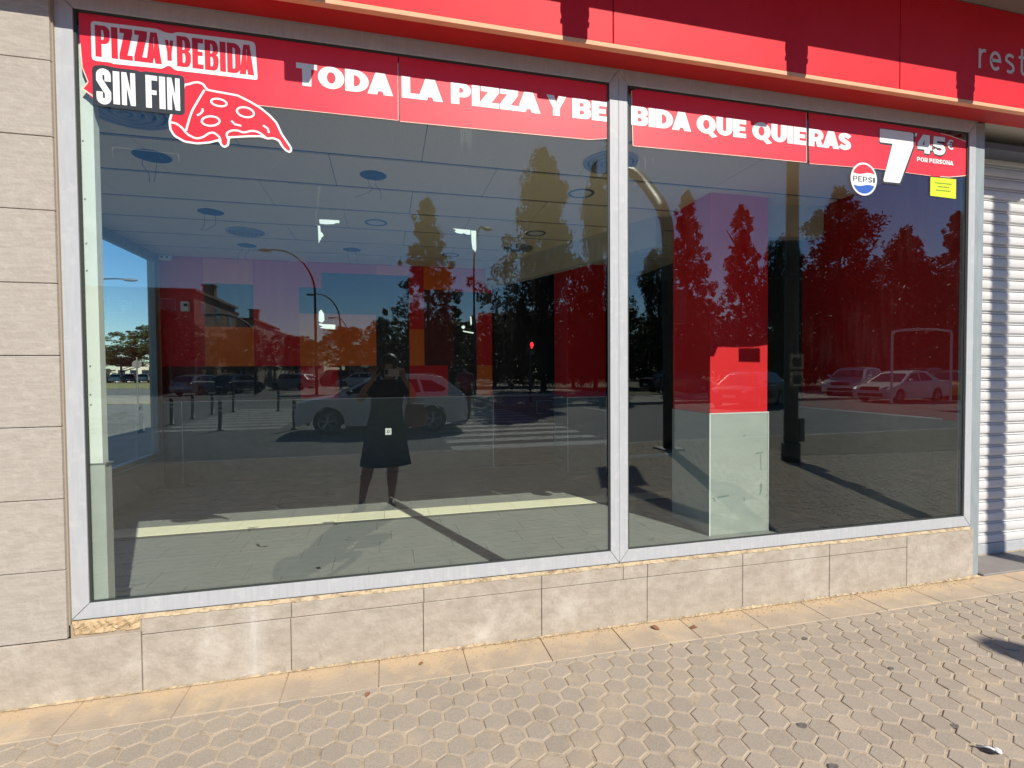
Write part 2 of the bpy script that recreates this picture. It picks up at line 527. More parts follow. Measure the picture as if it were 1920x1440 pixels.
def stroke(path, w):
    P = [Vector((p[0], p[1])) for p in path]
    L, R = [], []
    for i, p in enumerate(P):
        d1 = (p - P[i - 1]).normalized() if i > 0 else None
        d2 = (P[i + 1] - p).normalized() if i < len(P) - 1 else None
        if d1 is None: d1 = d2
        if d2 is None: d2 = d1
        n1 = Vector((-d1.y, d1.x)); n2 = Vector((-d2.y, d2.x))
        m = (n1 + n2)
        m = m.normalized() if m.length > 1e-6 else n1
        k = w / 2 / max(0.4, m.dot(n1))
        L.append((p.x + m.x * k, p.y + m.y * k)); R.append((p.x - m.x * k, p.y - m.y * k))
    return L + R[::-1]


def glyph(c, w, s, t, cond):
    """list of pieces, each a list of loops, in a box w wide and 1 high"""
    h = w / 2
    rz = h if cond else 0.5
    rz = min(rz, 0.5)
    irz = max(rz - t, 0.03)
    s1 = s * 1.12
    if c == 'I': return [[[(0, 0), (w, 0), (w, 1), (0, 1)]]]
    if c == 'L': return [[[(0, 0), (w, 0), (w, t), (s, t), (s, 1), (0, 1)]]]
    if c == 'T': return [[[(h - s / 2, 0), (h + s / 2, 0), (h + s / 2, 1 - t), (w, 1 - t), (w, 1), (0, 1), (0, 1 - t), (h - s / 2, 1 - t)]]]
    if c in 'EF':
        m0, m1 = 0.5 - t * .46, 0.5 + t * .46
        if c == 'E': return [[[(0, 0), (w, 0), (w, t), (s, t), (s, m0), (w * .93, m0), (w * .93, m1), (s, m1), (s, 1 - t), (w, 1 - t), (w, 1), (0, 1)]]]
        return [[[(0, 0), (s, 0), (s, m0 - .02), (w * .93, m0 - .02), (w * .93, m1 - .02), (s, m1 - .02), (s, 1 - t), (w, 1 - t), (w, 1), (0, 1)]]]
    if c == 'O' or c == 'Q':
        r = [[rr(0, 0, w, 1, h, rz, n=10), rr(s, t, w - s, 1 - t, h - s, max(0.05, min(irz, .5 - t)), n=8)[::-1]]]
        if c == 'Q': r.append([[(w * .52, .10), (w * .80, -.20), (w * 1.08, -.10), (w * .80, .16)]])
        return r
    if c == 'D':
        rx = w * .62 if not cond else h
        return [[rr(0, 0, w, 1, rx, rz, '0110', 10), rr(s, t, w - s, 1 - t, max(rx - s, .03), irz, '0110', 8)[::-1]]]
    if c in 'PR':
        zb = .34 if not cond else .42
        rx = min(w * .42, (1 - zb) / 2)
        rz2 = (1 - zb) / 2 if not cond else min(rx, .2)
        o = [(0, 0), (s, 0), (s, zb)]
        if c == 'R':
            o = [(0, 0), (s, 0), (s, zb * .92), (s + .10 * w, zb * .92), (w - s1, 0), (w * 1.03, 0), (w * .80, zb * 1.18)]
            ar = [p for p in q_arc(w - rx, zb + rz2, rx, rz2, 270, 360, 7) if p[1] > zb * 1.2]
        else:
            ar = q_arc(w - rx, zb + rz2, rx, rz2, 270, 360, 7)
        o += ar + q_arc(w - rx, 1 - rz2, rx, rz2, 0, 90, 7) + [(0, 1)]
        hz0, hz1 = zb + t * .85, 1 - t * .9
        hr = (hz1 - hz0) / 2 * .98
        hx = min(hr, (w - s * 2) * .6)
        hole = rr(s, hz0, w - s * .95, hz1, hx, hr, '0110', 6)[::-1]
        return [[o, hole]]
    if c == 'B':
        ra = min(w * .36, .25)
        o = [(0, 0)] + q_arc(w - ra, .27, ra, .27, 270, 360, 6) + [(w, .36)] + q_arc(w - ra * .6, .40, ra * .6, .12, 10, 70, 3) + \
            q_arc(w - ra * .7, .64, ra * .62, .12, 290, 350, 3) + q_arc(w * .97 - ra, 1 - .25, ra, .25, 0, 90, 6) + [(0, 1)]
        e = t * .85
        h1 = rr(s, e, w - s * .95, .5 - e * .42, min(.1, (w - 2 * s) * .6), (.5 - e * 1.42) / 2 * .98, '0110', 5)[::-1]
        h2 = rr(s, .5 + e * .46, w - s, 1 - e, min(.1, (w - 2 * s) * .6), (.5 - e * 1.46) / 2 * .98, '0110', 5)[::-1]
        return [[o, h1, h2]]
    if c == 'U':
        r2 = max(.03, h - s)
        rz3 = min(h, .45)
        return [[[(0, 1)] + q_arc(h, rz3, h, rz3, 180, 360, 12) + [(w, 1), (w - s, 1)] + q_arc(h, rz3, r2, max(.05, rz3 - t), 360, 180, 10) + [(s, 1)]]]
    if c == 'N':
        sx = s * (.80 if cond else .98)
        return [[[(0, 0), (sx, 0), (sx, .56), (w - sx, 0), (w, 0), (w, 1), (w - sx, 1), (w - sx, .44), (sx, 1), (0, 1)]]]
    if c == 'A':
        a = s * .56
        k = (h - a)
        zb = .16
        zt = zb + t * .8
        ap = (h - s1) / k
        o = [(0, 0), (s1, 0), (s1 + zb * k, zb), (w - s1 - zb * k, zb), (w - s1, 0), (w, 0), (h + a, 1), (h - a, 1)]
        hole = [(s1 + zt * k, zt), (h, min(ap, .86)), (w - s1 - zt * k, zt)]
        if cond:
            hole = [(s1 + zt * k, zt), (h - .012, .84), (h + .012, .84), (w - s1 - zt * k, zt)]
        return [[o, hole]]
    if c == 'Y': return [[[(h - s / 2, 0), (h + s / 2, 0), (h + s / 2, .38), (w, 1), (w - s1, 1), (h, .62), (s1, 1), (0, 1), (h - s / 2, .38)]]]
    if c == 'Z': return [[[(0, 0), (w, 0), (w, t), (s * 1.35, t), (w, 1 - t), (w, 1), (0.02, 1), (0.02, 1 - t), (w - s * 1.35, 1 - t), (0, t)]]]
    if c == 'S':
        a, b = w - s, 1 - t
        x0, x1 = s / 2, w - s / 2
        k = min(s, t * 1.25) if not cond else s
        x0, x1 = k / 2, w - k / 2
        if cond:
            path = [(x1, .66), (x1, .80)] + q_arc(h, .84, x1 - h, .16 - k * .28, 0, 180, 8) + [(x0, .70), (h, .50), (x1, .32)] + q_arc(h, .16, x1 - h, .16 - k * .28, 0, -180, 8) + [(x0, .34)]
        else:
            k = .27 if s > .3 else k
            x0, x1 = k / 2, w - k / 2
            cp = [(x1 + .04, .74), (x1 - .06, 1 - k / 2 - .03), (h, 1 - k / 2), (x0 + .03, .80), (x0 + .04, .64), (h, .515), (x1 - .04, .39), (x1 - .02, .22), (h, k / 2), (x0 + .06, k / 2 + .05), (x0 - .04, .25)]
            path = [(v.x, v.y) for v in smooth_path([(q[0], q[1], 0) for q in cp], 4)]
        return [[stroke(path, k)]]
    if c == '7': return [[[(0.02, 1), (w - .02, 1), (w, .98), (w, 1 - t), (.62 * w, .02), (.60 * w, 0), (.60 * w - s1 * 1.0, 0), (.60 * w - s1 * 1.04, .03), (w - s1 * 1.35, 1 - t), (0.02, 1 - t), (0, 1 - t + .02), (0, .98)]]]
    if c == '4':
        x2 = w * .84; x1 = x2 - s
        return [[[(x1, 0), (x2, 0), (x2, .20), (w, .20), (w, .20 + t), (x2, .20 + t), (x2, 1), (x1 - .1, 1), (0, .26 + t), (0, .20), (x1, .20)],
                 [(x1, .20 + t * 1.02), (s * .95, .20 + t * 1.02), (x1, .74)]]]
    if c == '5':
        k = t
        path = [(w - .03, 1 - k / 2), (s * .5, 1 - k / 2), (s * .5 - .02, .56)] + q_arc(h, .32, h - k / 2, .32 - k / 2, 105, -140, 12) + [(k * .3, .12)]
        return [[stroke(path, k)]]
    if c == '€':
        k = t
        return [[stroke(q_arc(h + .06, .5, h - k / 2, .5 - k / 2, 48, 312, 14), k)], [[(0, .54), (w * .72, .54), (w * .72, .65), (0, .65)]], [[(0, .36), (w * .68, .36), (w * .68, .47), (0, .47)]]]
    if c == "'": return [[[(.0, .55), (w * .62, .55), (w, 1), (w * .25, 1)]]]
    # light lowercase letters
    if c == 'r': return [[[(0, 0), (s, 0), (s, .72), (0, .72)]], [stroke([(s * .5, .44)] + q_arc(s * .5 + w * .62, .38, w * .62, .29, 165, 92, 6) + [(w, .66)], s)]]
    if c == 'e': return [[stroke([(s * .6, .38), (w - s * .5, .38)] + q_arc(h, .36, h - s / 2, .36 - s / 2, 5, 318, 18), s)]]
    if c == 's': return [[stroke([(w - s * .6, .62)] + q_arc(h, .52, h - s / 2, .16, 50, 200, 7) + q_arc(h, .20, h - s / 2, .16, 60, 20, 3) + q_arc(h, .20, h - s / 2, .15, 0, -135, 7), s)]]
    if c == 't': return [[stroke([(w * .38, 1), (w * .38, .18)] + q_arc(w * .38 + .14, .18, .14, .18 - s / 2, 190, 270, 4) + [(w * .95, s / 2)], s)], [[(0, .62), (w, .62), (w, .72), (0, .72)]]]
    return []


WB = dict(T=.76, O=.98, D=.90, A=1.0, L=.66, P=.80, I=.31, Z=.76, Y=.96, B=.84, E=.69, Q=.98, U=.84, R=.85, S=.76, N=.88)
WC = dict(P=.45, I=.20, Z=.42, A=.50, Y=.36, B=.46, E=.37, D=.46, S=.44, N=.42, F=.38)
WG = {"7": .8, "4": .9, "5": .8, "€": .62, "'": .35, 'r': .36, 'e': .58, 's': .50, 't': .46}


def text_loops(txt, x0, x1, z0, z1, style, gap=None):
    """place the letters so that the word spans x0..x1 and z0..z1; returns pieces"""
    cond = style == 'c'
    st = {'b': (.33, .245), 'c': (.19, .15), 'l': (.115, .115), 'n': (.33, .26), 'm': (.17, .15), 'r': (.26, .20)}[style]
    wd = WC if cond else WB
    H = z1 - z0
    gap = gap if gap is not None else {'b': .03, 'c': .045, 'l': .2, 'n': .04, 'm': .16, 'r': .10}[style]
    adv = []
    for ch in txt:
        adv.append(.24 if ch == ' ' else wd.get(ch, WG.get(ch, .7)))
    kern = [0] + [(-.085 * (style in 'bcr') if 'A' in (p, q) and p != ' ' and q != ' ' else 0) for p, q in zip(txt, txt[1:])]
    tot = sum(adv) + gap * (len(txt) - 1) + sum(kern)
    # kerning for A next to T / L
    kx = (x1 - x0) / tot
    x = x0
    out = []
    for ch, a, kn in zip(txt, adv, kern):
        x += kn * kx
        if ch != ' ':
            for piece in glyph(ch, a, st[0], st[1], cond):
                out.append([[(x + p[0] * kx, z0 + p[1] * H) for p in l] for l in piece])
        x += (a + gap) * kx
    return out


def put(mb, pieces, y, mi=0, dx=0, dz=0):
    for i, pc in enumerate(pieces):
        mb.poly([[(p[0] + dx, p[1] + dz) for p in l] for l in pc], y - 0.00012 * (i % 3), mi)


def halo(mb, pieces, r, y, mi, bias=(0, 0), n=10):
    """dark rim round letters: copies of the letters shifted outwards, each a hair behind the last"""
    k = 0
    for i in range(n):
        a = 2 * PI * i / n
        for pc in pieces:
            mb.poly([[(p[0] + r * math.cos(a) + bias[0], p[1] + r * math.sin(a) + bias[1]) for p in l] for l in pc], y + 0.00002 * k, mi)
            k += 1


# ------------------------------------------------------------------ the shop building
XL, XM1, XM2, XR, ZB, ZT = -1.285, 1.200, 1.307, 3.795, 0.441, 3.019
G0 = 0.025                                           # pavement level
ORX, ORY = -1.355, -0.028
shop = empty("shop_building", (0, 0, 0), 0, "single storey corner shop with limestone cladding, red sign band and empty red and grey interior", "shop")

# cladding left of the window: courses of big limestone slabs
mb = MB()
zz = [0.305, 0.607, 0.915, 1.226, 1.530, 1.836, 2.143, 2.452, 2.769, 3.07, 3.38, 3.7]
for i in range(len(zz) - 1):
    xs = [-2.949, -2.25, ORX] if i % 2 else [-2.949, -1.98, ORX]
    for j in range(len(xs) - 1):
        mb.bbox(xs[j] + 0.0012, xs[j + 1] - 0.0012, ORY + random.uniform(-.0008, .0008), 0.06, zz[i] + 0.0015, zz[i + 1] - 0.0015, 0.0018)
mb.build("stone_cladding", MT['stone'], shop)
mb = MB()
mb.box(-2.948, ORX + 0.004, -0.012, 0.30, 0.0, 3.7)
mb.build("cladding_backing", mat("joint_mortar", (0.34, 0.28, 0.21), 0.95), shop)

# plinth
mb = MB()
xs = [-2.949, -2.327, -1.703, -1.079, -0.459, 0.164, 0.789, 1.412, 2.037, 2.664, 3.277]
for i in range(len(xs) - 1):
    y = -0.022 + random.uniform(-.001, .001)
    mb.bbox(xs[i] + 0.0015, xs[i + 1] - 0.0015, y - (0.004 if xs[i] < -1.1 else 0), 0.09, 0.0, 0.281 if xs[i] > -1.1 else 0.300, 0.002)
# top course
xt = [-1.079, -0.455, 0.168, 0.79, 1.255, 1.415, 1.72, 2.037, 2.664]
xt = [-1.079, -0.455, 0.168, 0.79, 1.266, 1.415, 2.037, 2.664]
for i in range(len(xt) - 1):
    mb.bbox(xt[i] + 0.0013, xt[i + 1] - 0.0013, -0.022 + random.uniform(-.001, .001), 0.09, 0.2842, 0.3585, 0.002)
mb.bbox(2.6653, 3.2757, -0.022, 0.09, 0.2842, 0.3585, 0.002)
mb.bbox(3.2787, 3.852, -0.0222, 0.09, 0.0, 0.3585, 0.002)
mb.build("plinth", MT['plinth'], shop)
mb = MB()
mb.box(-2.948, 3.86, -0.012, 0.25, -0.02, 0.357)
mb.build("plinth_core", D.materials["joint_mortar"], shop)


def rough_sheet(name, x0, x1, z0, z1, y, amp, m, parent, nx=40, nz=8, seed=1):
    rnd = random.Random(seed)
    vs, fs = [], []
    for j in range(nz + 1):
        for i in range(nx + 1):
            e = 0 if (i in (0, nx) or j in (0, nz)) else 1
            vs.append((x0 + (x1 - x0) * i / nx, y - e * rnd.uniform(0, amp), z0 + (z1 - z0) * j / nz + e * rnd.uniform(-.002, .002)))
    for j in range(nz):
        for i in range(nx):
            a = j * (nx + 1) + i
            fs.append((a, a + 1, a + nx + 2, a + nx + 1))
    return MB().add(vs, fs).build(name, m, parent)


rough_sheet("broken_mortar_patch", ORX + 0.008, -1.081, 0.302, 0.372, -0.008, 0.016, MT['mortar'], shop, 20, 6, 3)

# sealant bead between plinth and frame, uneven
mb = MB()
rnd = random.Random(5)
x = -1.08
top, bot = [], []
while x < 3.86:
    top.append((x, 0.3712))
    bot.append((x, 0.3600 - abs(rnd.gauss(0, .0018)) - (.003 if rnd.random() < .12 else 0)))
    x += rnd.uniform(.008, .03)
n = len(top)
vs = [(p[0], -0.024 - rnd.uniform(0, .003), p[1]) for p in bot] + [(p[0], -0.006, p[1]) for p in top]
mb.add(vs, [(i, i + 1, n + i + 1, n + i) for i in range(n - 1)])
# and along the foot of the wall
x = -3.0
bot, top = [], []
while x < 3.9:
    hh = abs(rnd.gauss(.004, .003)) + (.006 if .2 < (x % 1.7) < .5 else 0)
    top.append((x, G0 + .003 + hh)); bot.append((x, G0 + .0045))
    x += rnd.uniform(.006, .022)
n = len(top)
vs = [(p[0], -0.034 - rnd.uniform(0, .006), p[1]) for p in bot] + [(p[0], -0.0245, p[1]) for p in top]
mb.add(vs, [(i, i + 1, n + i + 1, n + i) for i in range(n - 1)])
mb.build("sealant_bead", MT['sealant'], shop)
# dark reveal where cladding meets frame
MB().box(ORX + 0.0005, XL - 0.0705, 0.004, 0.05, 0.36, 3.1).build("edge_mastic", mat("brown_mastic", (0.22, 0.15, 0.11), 0.9, (0.12, 0.08, 0.06), 30), shop)


# shop windows: mitred aluminium frames, gasket, pane
def shop_window(x0, x1, wl, wr_, parent, label):
    w = D.objects.new("shop_window", None); COL.objects.link(w); w.parent = parent
    w['label'] = label
    wb, wt = 0.0695, 0.071
    o = (x0 - wl, x1 + wr_, ZB - wb, ZT + wt)
    g = 0.0007
    yf, yb = 0.0, 0.034
    for nm, pts in [
        ("left", [(o[0], o[2] + g * 2), (x0 - g, ZB + g), (x0 - g, ZT - g), (o[0], o[3] - g * 2)]),
        ("right", [(x1 + g, ZB + g), (o[1], o[2] + g * 2), (o[1], o[3] - g * 2), (x1 + g, ZT - g)]),
        ("bottom", [(o[0] + g * 2, o[2]), (o[1] - g * 2, o[2]), (x1 - g, ZB - g), (x0 + g, ZB - g)]),
        ("top", [(x0 + g, ZT + g), (x1 - g, ZT + g), (o[1] - g * 2, o[3]), (o[0] + g * 2, o[3])])]:
        m_ = MB().prism(pts, yf, yb)
        ob = m_.build("frame_rail" if nm in ("bottom", "top") else "frame_stile", MT['alu'], w)
        bv = ob.modifiers.new("b", 'BEVEL'); bv.width = 0.0012; bv.segments = 1
    m_ = MB()
    t_ = 0.009
    m_.box(x0 - .001, x0 + t_, .008, .0145, ZB, ZT); m_.box(x1 - t_, x1 + .001, .008, .0145, ZB, ZT)
    m_.box(x0 + t_, x1 - t_, .008, .0145, ZB - .001, ZB + t_ * .8); m_.box(x0 + t_, x1 - t_, .008, .0145, ZT - t_, ZT + .001)
    m_.build("gasket", MT['gasket'], w)
    m_ = MB()
    m_.box(x0 - .01, x1 + .01, .015, .021, ZB - .01, ZT + .01)
    m_.build("pane", MT['glass'], w)
    return w


wl_ = shop_window(XL, XM1, 0.0695, 0.0525, shop, "left pane of the shop window, with the pizza sticker and tape corners")
wr_ = shop_window(XM2, XR, 0.0535, 0.058, shop, "right pane of the shop window, with the price and the lime note")
MB().box(1.2526, 1.2534, .003, .060, .37, 3.09).build("mullion_seam", MT['gasket'], shop)
MB().box(XR + 0.0585, 3.935, 0.004, 0.09, 0.0, 3.09).build("corner_post", MT['post'], shop)
MB().box(-1.36, 3.94, 0.076, 0.10, 3.092, 3.2).build("head_lintel", MT['upper'], shop)

# red sign band, its edge trim and soffit
mb = MB()
FX = [-3.6, -0.702, 1.138, 2.978, 4.818, 6.66, 8.5]
for i in range(len(FX) - 1):
    mb.bbox(FX[i] + .0025, FX[i + 1] - .0025, -0.180, -0.160, 3.104, 3.694, 0.002)
fas = mb.build("sign_band", MT['fascia'], shop)
MB().box(-3.6, 8.5, -0.165, -0.15, 3.10, 3.69).build("sign_band_backing", mat("dark_red_gap", (0.25, 0.008, 0.012), .6), fas)
MB().bbox(-3.6, 8.5, -0.1835, -0.150, 3.080, 3.1035, 0.002).build("edge_trim", MT['lip'], fas)
mb = MB()
put(mb, text_loops('rest', 3.592, 4.005, 3.310, 3.477, 'l'), -0.1822)
mb.build("sign_lettering", MT['fasletter'], fas)
mb = MB()
mb.box(-3.6, 8.5, -0.1495, -0.0005, 3.094, 3.12)
mb.build("sign_soffit", MT['soffit'], shop)
MB().box(-1.36, 3.86, -0.004, -0.0008, 3.0905, 3.0935).build("soffit_trim", MT['alu'], shop)
mb = MB()
mb.box(-3.6, 8.5, -0.160, 6.0, 3.72, 3.9)
mb.build("roof_slab", MT['upper'], shop)
# overhang above the sign band
mb = MB()
mb.box(-3.6, 8.5, -0.690, -0.181, 3.6965, 3.718)
mb.box(-3.6, 8.5, -0.690, -0.675, 3.7185, 4.1)
for k in range(24):
    x = -3.4 + k * 0.5
    mb.box(x, x + .004, -0.674, -0.182, 3.6945, 3.6963)
mb.build("overhang", MT['overhang'], shop)
mb = MB(); mb.box(-3.6, 8.5, -0.30, 6.0, 3.91, 6.8)
mb.build("upper_wall", MT['upper'], shop)

# floodlights over the sign band (they throw the square shadows)
fl = empty("floodlight", (0, 0, 0), 0)
m_ = MB(); m_.bbox(-0.056, 0.056, -0.07, 0.0, -0.245, -0.05, .006); m_.build("housing", MT['lamp'], fl)
m_ = MB(); m_.box(-0.050, 0.050, -0.0725, -0.0705, -0.238, -0.06); m_.build("lens", MT['hlamp'], fl)
m_ = MB()
for sx in (-1, 1):
    m_.tube([(sx * .062, -.035, -.16), (sx * .072, -.035, -.12), (sx * .068, -.035, -.03), (sx * .04, -.035, -.012), (0, -.035, -.012)], .005, 6)
    m_.tube([(sx * .052, -.035, -.16), (sx * .074, -.035, -.16)], .011, 8)
m_.box(-.012, .012, -.05, -.02, -.066, 0.0)
m_.build("bracket", MT['lamp'], fl)
for i, x in enumerate((-0.13, 1.11, 2.425, 3.67, 4.95, 6.23)):
    o = fl if i == 0 else copy_tree(fl)
    o.location = (x, -0.615, 3.695 if i == 0 else 3.760)
    if i == 0: o.scale = (1, 1, 1.15)
    tag(o, ["first", "second", "third", "fourth", "fifth", "sixth"][i] + " black floodlight from the left under the overhang, lighting the red sign band", "floodlight", "floodlights over the sign band")

# recessed entrance with roller shutter
mb = MB()
prof = []
z = 0.125
zs = []
SY = 0.25
pr = []
while z < 2.985:
    P_ = 0.0832
    pr += [(SY - .004, z), (SY - .0075, z + .004), (SY - .0098, z + .016), (SY - .0106, z + .030), (SY - .0098, z + .044), (SY - .0078, z + .055),
           (SY - .004, z + .0595), (SY + .006, z + .061), (SY + .006, z + .0635), (SY - .004, z + .0645), (SY - .008, z + .0685), (SY - .004, z + .0725), (SY + .006, z + .0735), (SY + .006, z + .0815)]
    z += P_
n = len(pr)
vs = [(3.95, p[0], p[1]) for p in pr] + [(7.2, p[0], p[1]) for p in pr]
mb.add(vs, [(i, n + i, n + i + 1, i + 1) for i in range(n - 1)])
sh = empty("roller_shutter", (0, 0, 0)); sh.parent = shop
sh['label'] = "closed white roller shutter beside the window"
so_ = mb.build("slats", MT['shutter'], sh)
MB().bbox(3.95, 7.2, SY - .012, SY + .02, 0.043, 0.122, .003).build("bottom_bar", MT['alu'], sh)
MB().box(3.94, 7.2, SY - .03, SY + .3, 2.99, 3.094).build("shutter_box", MT['housing'], sh)
m_ = MB(); m_.tube([(4.80, SY - .02, .075), (4.80, SY - .055, .075)], .02, 14); m_.tube([(4.80, SY - .02, .105), (4.80, SY - .06, .115), (4.80, SY - .06, .075)], .006, 8)
m_.build("shutter_lock", MT['steel'], sh)
MB().box(3.936, 8.0, 0.0, 0.30, 3.0945, 3.12).build("entrance_soffit", MT['housing'], shop)
MB().bbox(3.937, 7.2, -0.03, 0.5, -0.05, 0.038, .004).build("threshold", MT['step'], shop)
MB().box(7.2, 8.5, 0.0, 0.3, 0.0, 3.09).build("end_wall", MT['upper'], shop)
MB().box(3.95, 7.2, 0.235, 0.30, 0.0385, 0.043).build("shutter_sill_dust", MT['sealant'], shop)

# interior shell
CZ = 2.97
mb = MB()
mb.box(-2.94, 6.5, 0.25, 5.1, -0.1, -0.006)
fb = mb.build("interior_floor", MT['grout'], shop)
mb = MB()
rnd = random.Random(2)
y = 0.102
row = 0
tl = 0.6
while y < 4.9:
    nxt = y + 0.298
    if 2.55 < y + .15 < 2.86 or abs(y - 2.57) < .02:
        pass
    x = -3.0 + rnd.uniform(-.6, 0)
    cream = abs((y + nxt) / 2 - 2.72) < .14
    while x < 4.0:
        x2 = x + (0.446 if cream else 0.596)
        a, b = max(x + .0015, -2.829), min(x2 - .0015, 3.98)
        if b > a:
            if cream:
                ya, yb = 2.575, 2.848
            else:
                ya, yb = y + .0012, nxt - .0012
            mb.box(a, b, ya, yb, -0.005, 0.0005 + rnd.uniform(-.0004, .0004), 1 if cream else 0)
        x = x2
    if cream:
        y = 2.8495
    elif y < 2.57 and nxt > 2.50 and nxt < 2.62:
        y = 2.5735 if nxt > 2.57 else nxt
        y = max(nxt, 2.5735) if nxt < 2.6 else nxt
    else:
        y = nxt
    row += 1
mb.build("floor_tiles", [MT['tile'], MT['cream']], shop)

# ceiling
mb = MB()
ye = [1.18 + .63 * k for k in range(-2, 7)]
ye[0] = 0.102
for r in range(len(ye) - 1):
    a, b = ye[r], min(ye[r + 1], 4.9)
    if b <= a: continue
    off = {0: .267, 1: .267}.get(r, None)
    base = [-.333, .267, -.373, .235, -.37, .22, -.37, .2][r % 8]
    x = base - 1.2 * 4
    while x < 4.0:
        x0_, x1_ = max(x + .003, -2.829), min(x + 1.197, 3.98)
        if x1_ > x0_:
            mb.box(x0_, x1_, a + .021, b - .021, CZ, CZ + .015)
        x += 1.2
ce = mb.build("ceiling", MT['ceil'], shop)
mb = MB()
mb.box(-2.94, 6.5, 0.10, 5.1, CZ + .017, CZ + .06)
for yy in ye[1:-1]:
    mb.box(-2.829, 3.98, yy - .006, yy + .006, CZ + .003, CZ + .0165)
mb.build("ceiling_rails", MT['groove'], ce)
# bulkhead and walls inside
mb = MB()


def slab(mb, p0, p1, th, z0, z1, mi=None):
    a, b = Vector((p0[0], p0[1])), Vector((p1[0], p1[1]))
    d = (b - a).normalized(); nn = Vector((-d.y, d.x)) * th
    q = [a, b, b + nn, a + nn]
    mb.add([(p.x, p.y, z0) for p in q] + [(p.x, p.y, z1) for p in q], [(0, 3, 2, 1), (4, 5, 6, 7), (0, 1, 5, 4), (1, 2, 6, 5), (2, 3, 7, 6), (3, 0, 4, 7)], mi)


slab(mb, (1.545, 4.9), (2.712, 2.02), -0.12, 2.68, CZ - .002)
slab(mb, (3.31, 1.5), (3.98, 1.35), 0.12, 2.68, CZ - .002)
mb.build("bulkhead", MT['beam'], shop)
bw = MB().box(-2.949, 1.545, 4.901, 5.05, 0.0, CZ + .01).build("back_wall", MT['wred'], shop)
mb = MB()
Y9 = 4.897
rects = [(-2.32, 2.635, -1.725, 2.965, 'o'), (-2.32, 2.065, -1.725, 2.635, 'k'), (-2.32, 1.54, -1.725, 2.065, 'o'),
         (-1.15, 2.262, -.855, 2.62, 'k'), (-.855, 2.262, .13, 2.83, 'k'), (-1.15, 1.54, -.135, 2.262, 'o'), (-.135, 1.54, .325, 2.262, 'k'),
         (-.12, 2.83, .33, 2.965, 'o'), (.13, 2.262, .33, 2.83, 'k'), (.33, 1.54, .54, 2.065, 'o'), (.54, 2.64, .965, 2.965, 'o'),
         (.54, 1.54, .965, 2.64, 'm'), (.965, 1.54, 1.31, 2.62, 'k'), (1.31, 2.32, 1.54, 2.62, 'k'), (1.31, 1.085, 1.54, 1.54, 'o'),
         (-2.32, 1.085, -1.15, 1.54, 'k'), (-.66, 1.085, .32, 1.54, 'k'), (.88, 1.085, 1.31, 1.54, 'k'), (-2.82, 1.085, -2.32, 1.54, 'm')]
mi_ = {'o': 0, 'k': 1, 'm': 2}
for (a, b, c, d, k) in rects:
    mb.box(a + .0005, c - .0005, Y9, 4.8995, b + .0005, d - .0005, mi_[k])
mb.build("painted_squares", [MT['worange'], MT['wblack'], MT['wdark']], bw)
mb = MB()
mb.box(-2.829, 1.54, 4.885, 4.8965, 0.0, 1.075)
mb.build("wall_tiles", MT['wtile'], bw)
MB().box(-2.829, 1.552, 4.878, 4.8965, 1.0755, 1.083).build("tile_trim", MT['white'], bw)
MB().box(1.5455, 1.553, 4.878, 5.0, 0.0, 1.083).build("corner_trim", MT['white'], bw)
MB().box(-2.607, -2.597, 4.8765, 4.8845, 0.0, 1.08).build("pipe_cover", MT['white'], bw)
# dark recess and maroon counter right of it
MB().box(1.56, 6.5, 5.35, 5.5, 0.0, CZ + .2).build("recess_wall", MT['wblack'], shop)
mb = MB(); mb.box(1.60, 3.4, 5.05, 5.30, 0.0, 1.06, 0); mb.box(1.58, 3.4, 5.02, 5.32, 1.062, 1.085, 1)
mb.build("counter", [MT['wdark'], MT['dwhite']], shop)
mb = MB()
for (a, b, c, d) in [(2.28, .78, 2.56, .785), (2.28, .975, 2.56, .98), (2.28, .785, 2.285, .975), (2.555, .785, 2.56, .975)]:
    mb.box(a, c, 5.044, 5.0495, b, d)
mb.build("socket_outline", MT['dwhite'], shop)
MB().box(6.4, 6.5, 0.3, 5.3, 0.0, CZ + .2).build("far_side_wall", MT['wtile'], shop)
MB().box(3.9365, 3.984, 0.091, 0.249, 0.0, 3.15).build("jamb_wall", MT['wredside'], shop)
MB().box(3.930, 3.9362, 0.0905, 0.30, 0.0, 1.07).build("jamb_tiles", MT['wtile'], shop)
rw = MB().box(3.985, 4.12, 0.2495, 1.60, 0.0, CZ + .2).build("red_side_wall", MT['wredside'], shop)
MB().box(3.975, 3.9845, 0.2495, 1.60, 0.0, 1.07).build("wall_tiles", MT['wtile'], rw)
MB().box(3.968, 3.9845, 0.2495, 1.61, 1.0705, 1.0775).build("tile_trim", MT['white'], rw)


def pillar(x0, x1, y0, y1, label, tl_='ptile', upper='wred'):
    p = D.objects.new("pillar", None); COL.objects.link(p); p.parent = shop
    p['label'] = label
    MB().bbox(x0 + .006, x1 - .006, y0 + .006, y1 - .006, 1.07, CZ - .0005, .003).build("painted_shaft", MT[upper], p)
    MB().bbox(x0, x1, y0, y1, 0.0, 1.069, .002).build("tile_cladding", MT[tl_], p)
    m_ = MB(); m_.box(x0 - .004, x1 + .004, y0 - .004, y0 - .0005, 1.062, 1.071)
    m_.box(x0 - .0045, x0 + .006, y0 - .0045, y0 - .0005, 0.0, 1.0615); m_.box(x1 - .006, x1 + .0045, y0 - .0045, y0 - .0005, 0.0, 1.0615)
    m_.build("tile_edge_trim", MT['white'], p)
    return p


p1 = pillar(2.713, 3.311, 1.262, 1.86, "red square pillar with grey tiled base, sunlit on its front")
p2 = pillar(2.50, 3.10, 4.25, 4.85, "red pillar at the back of the shop by the dark recess", 'wtile')
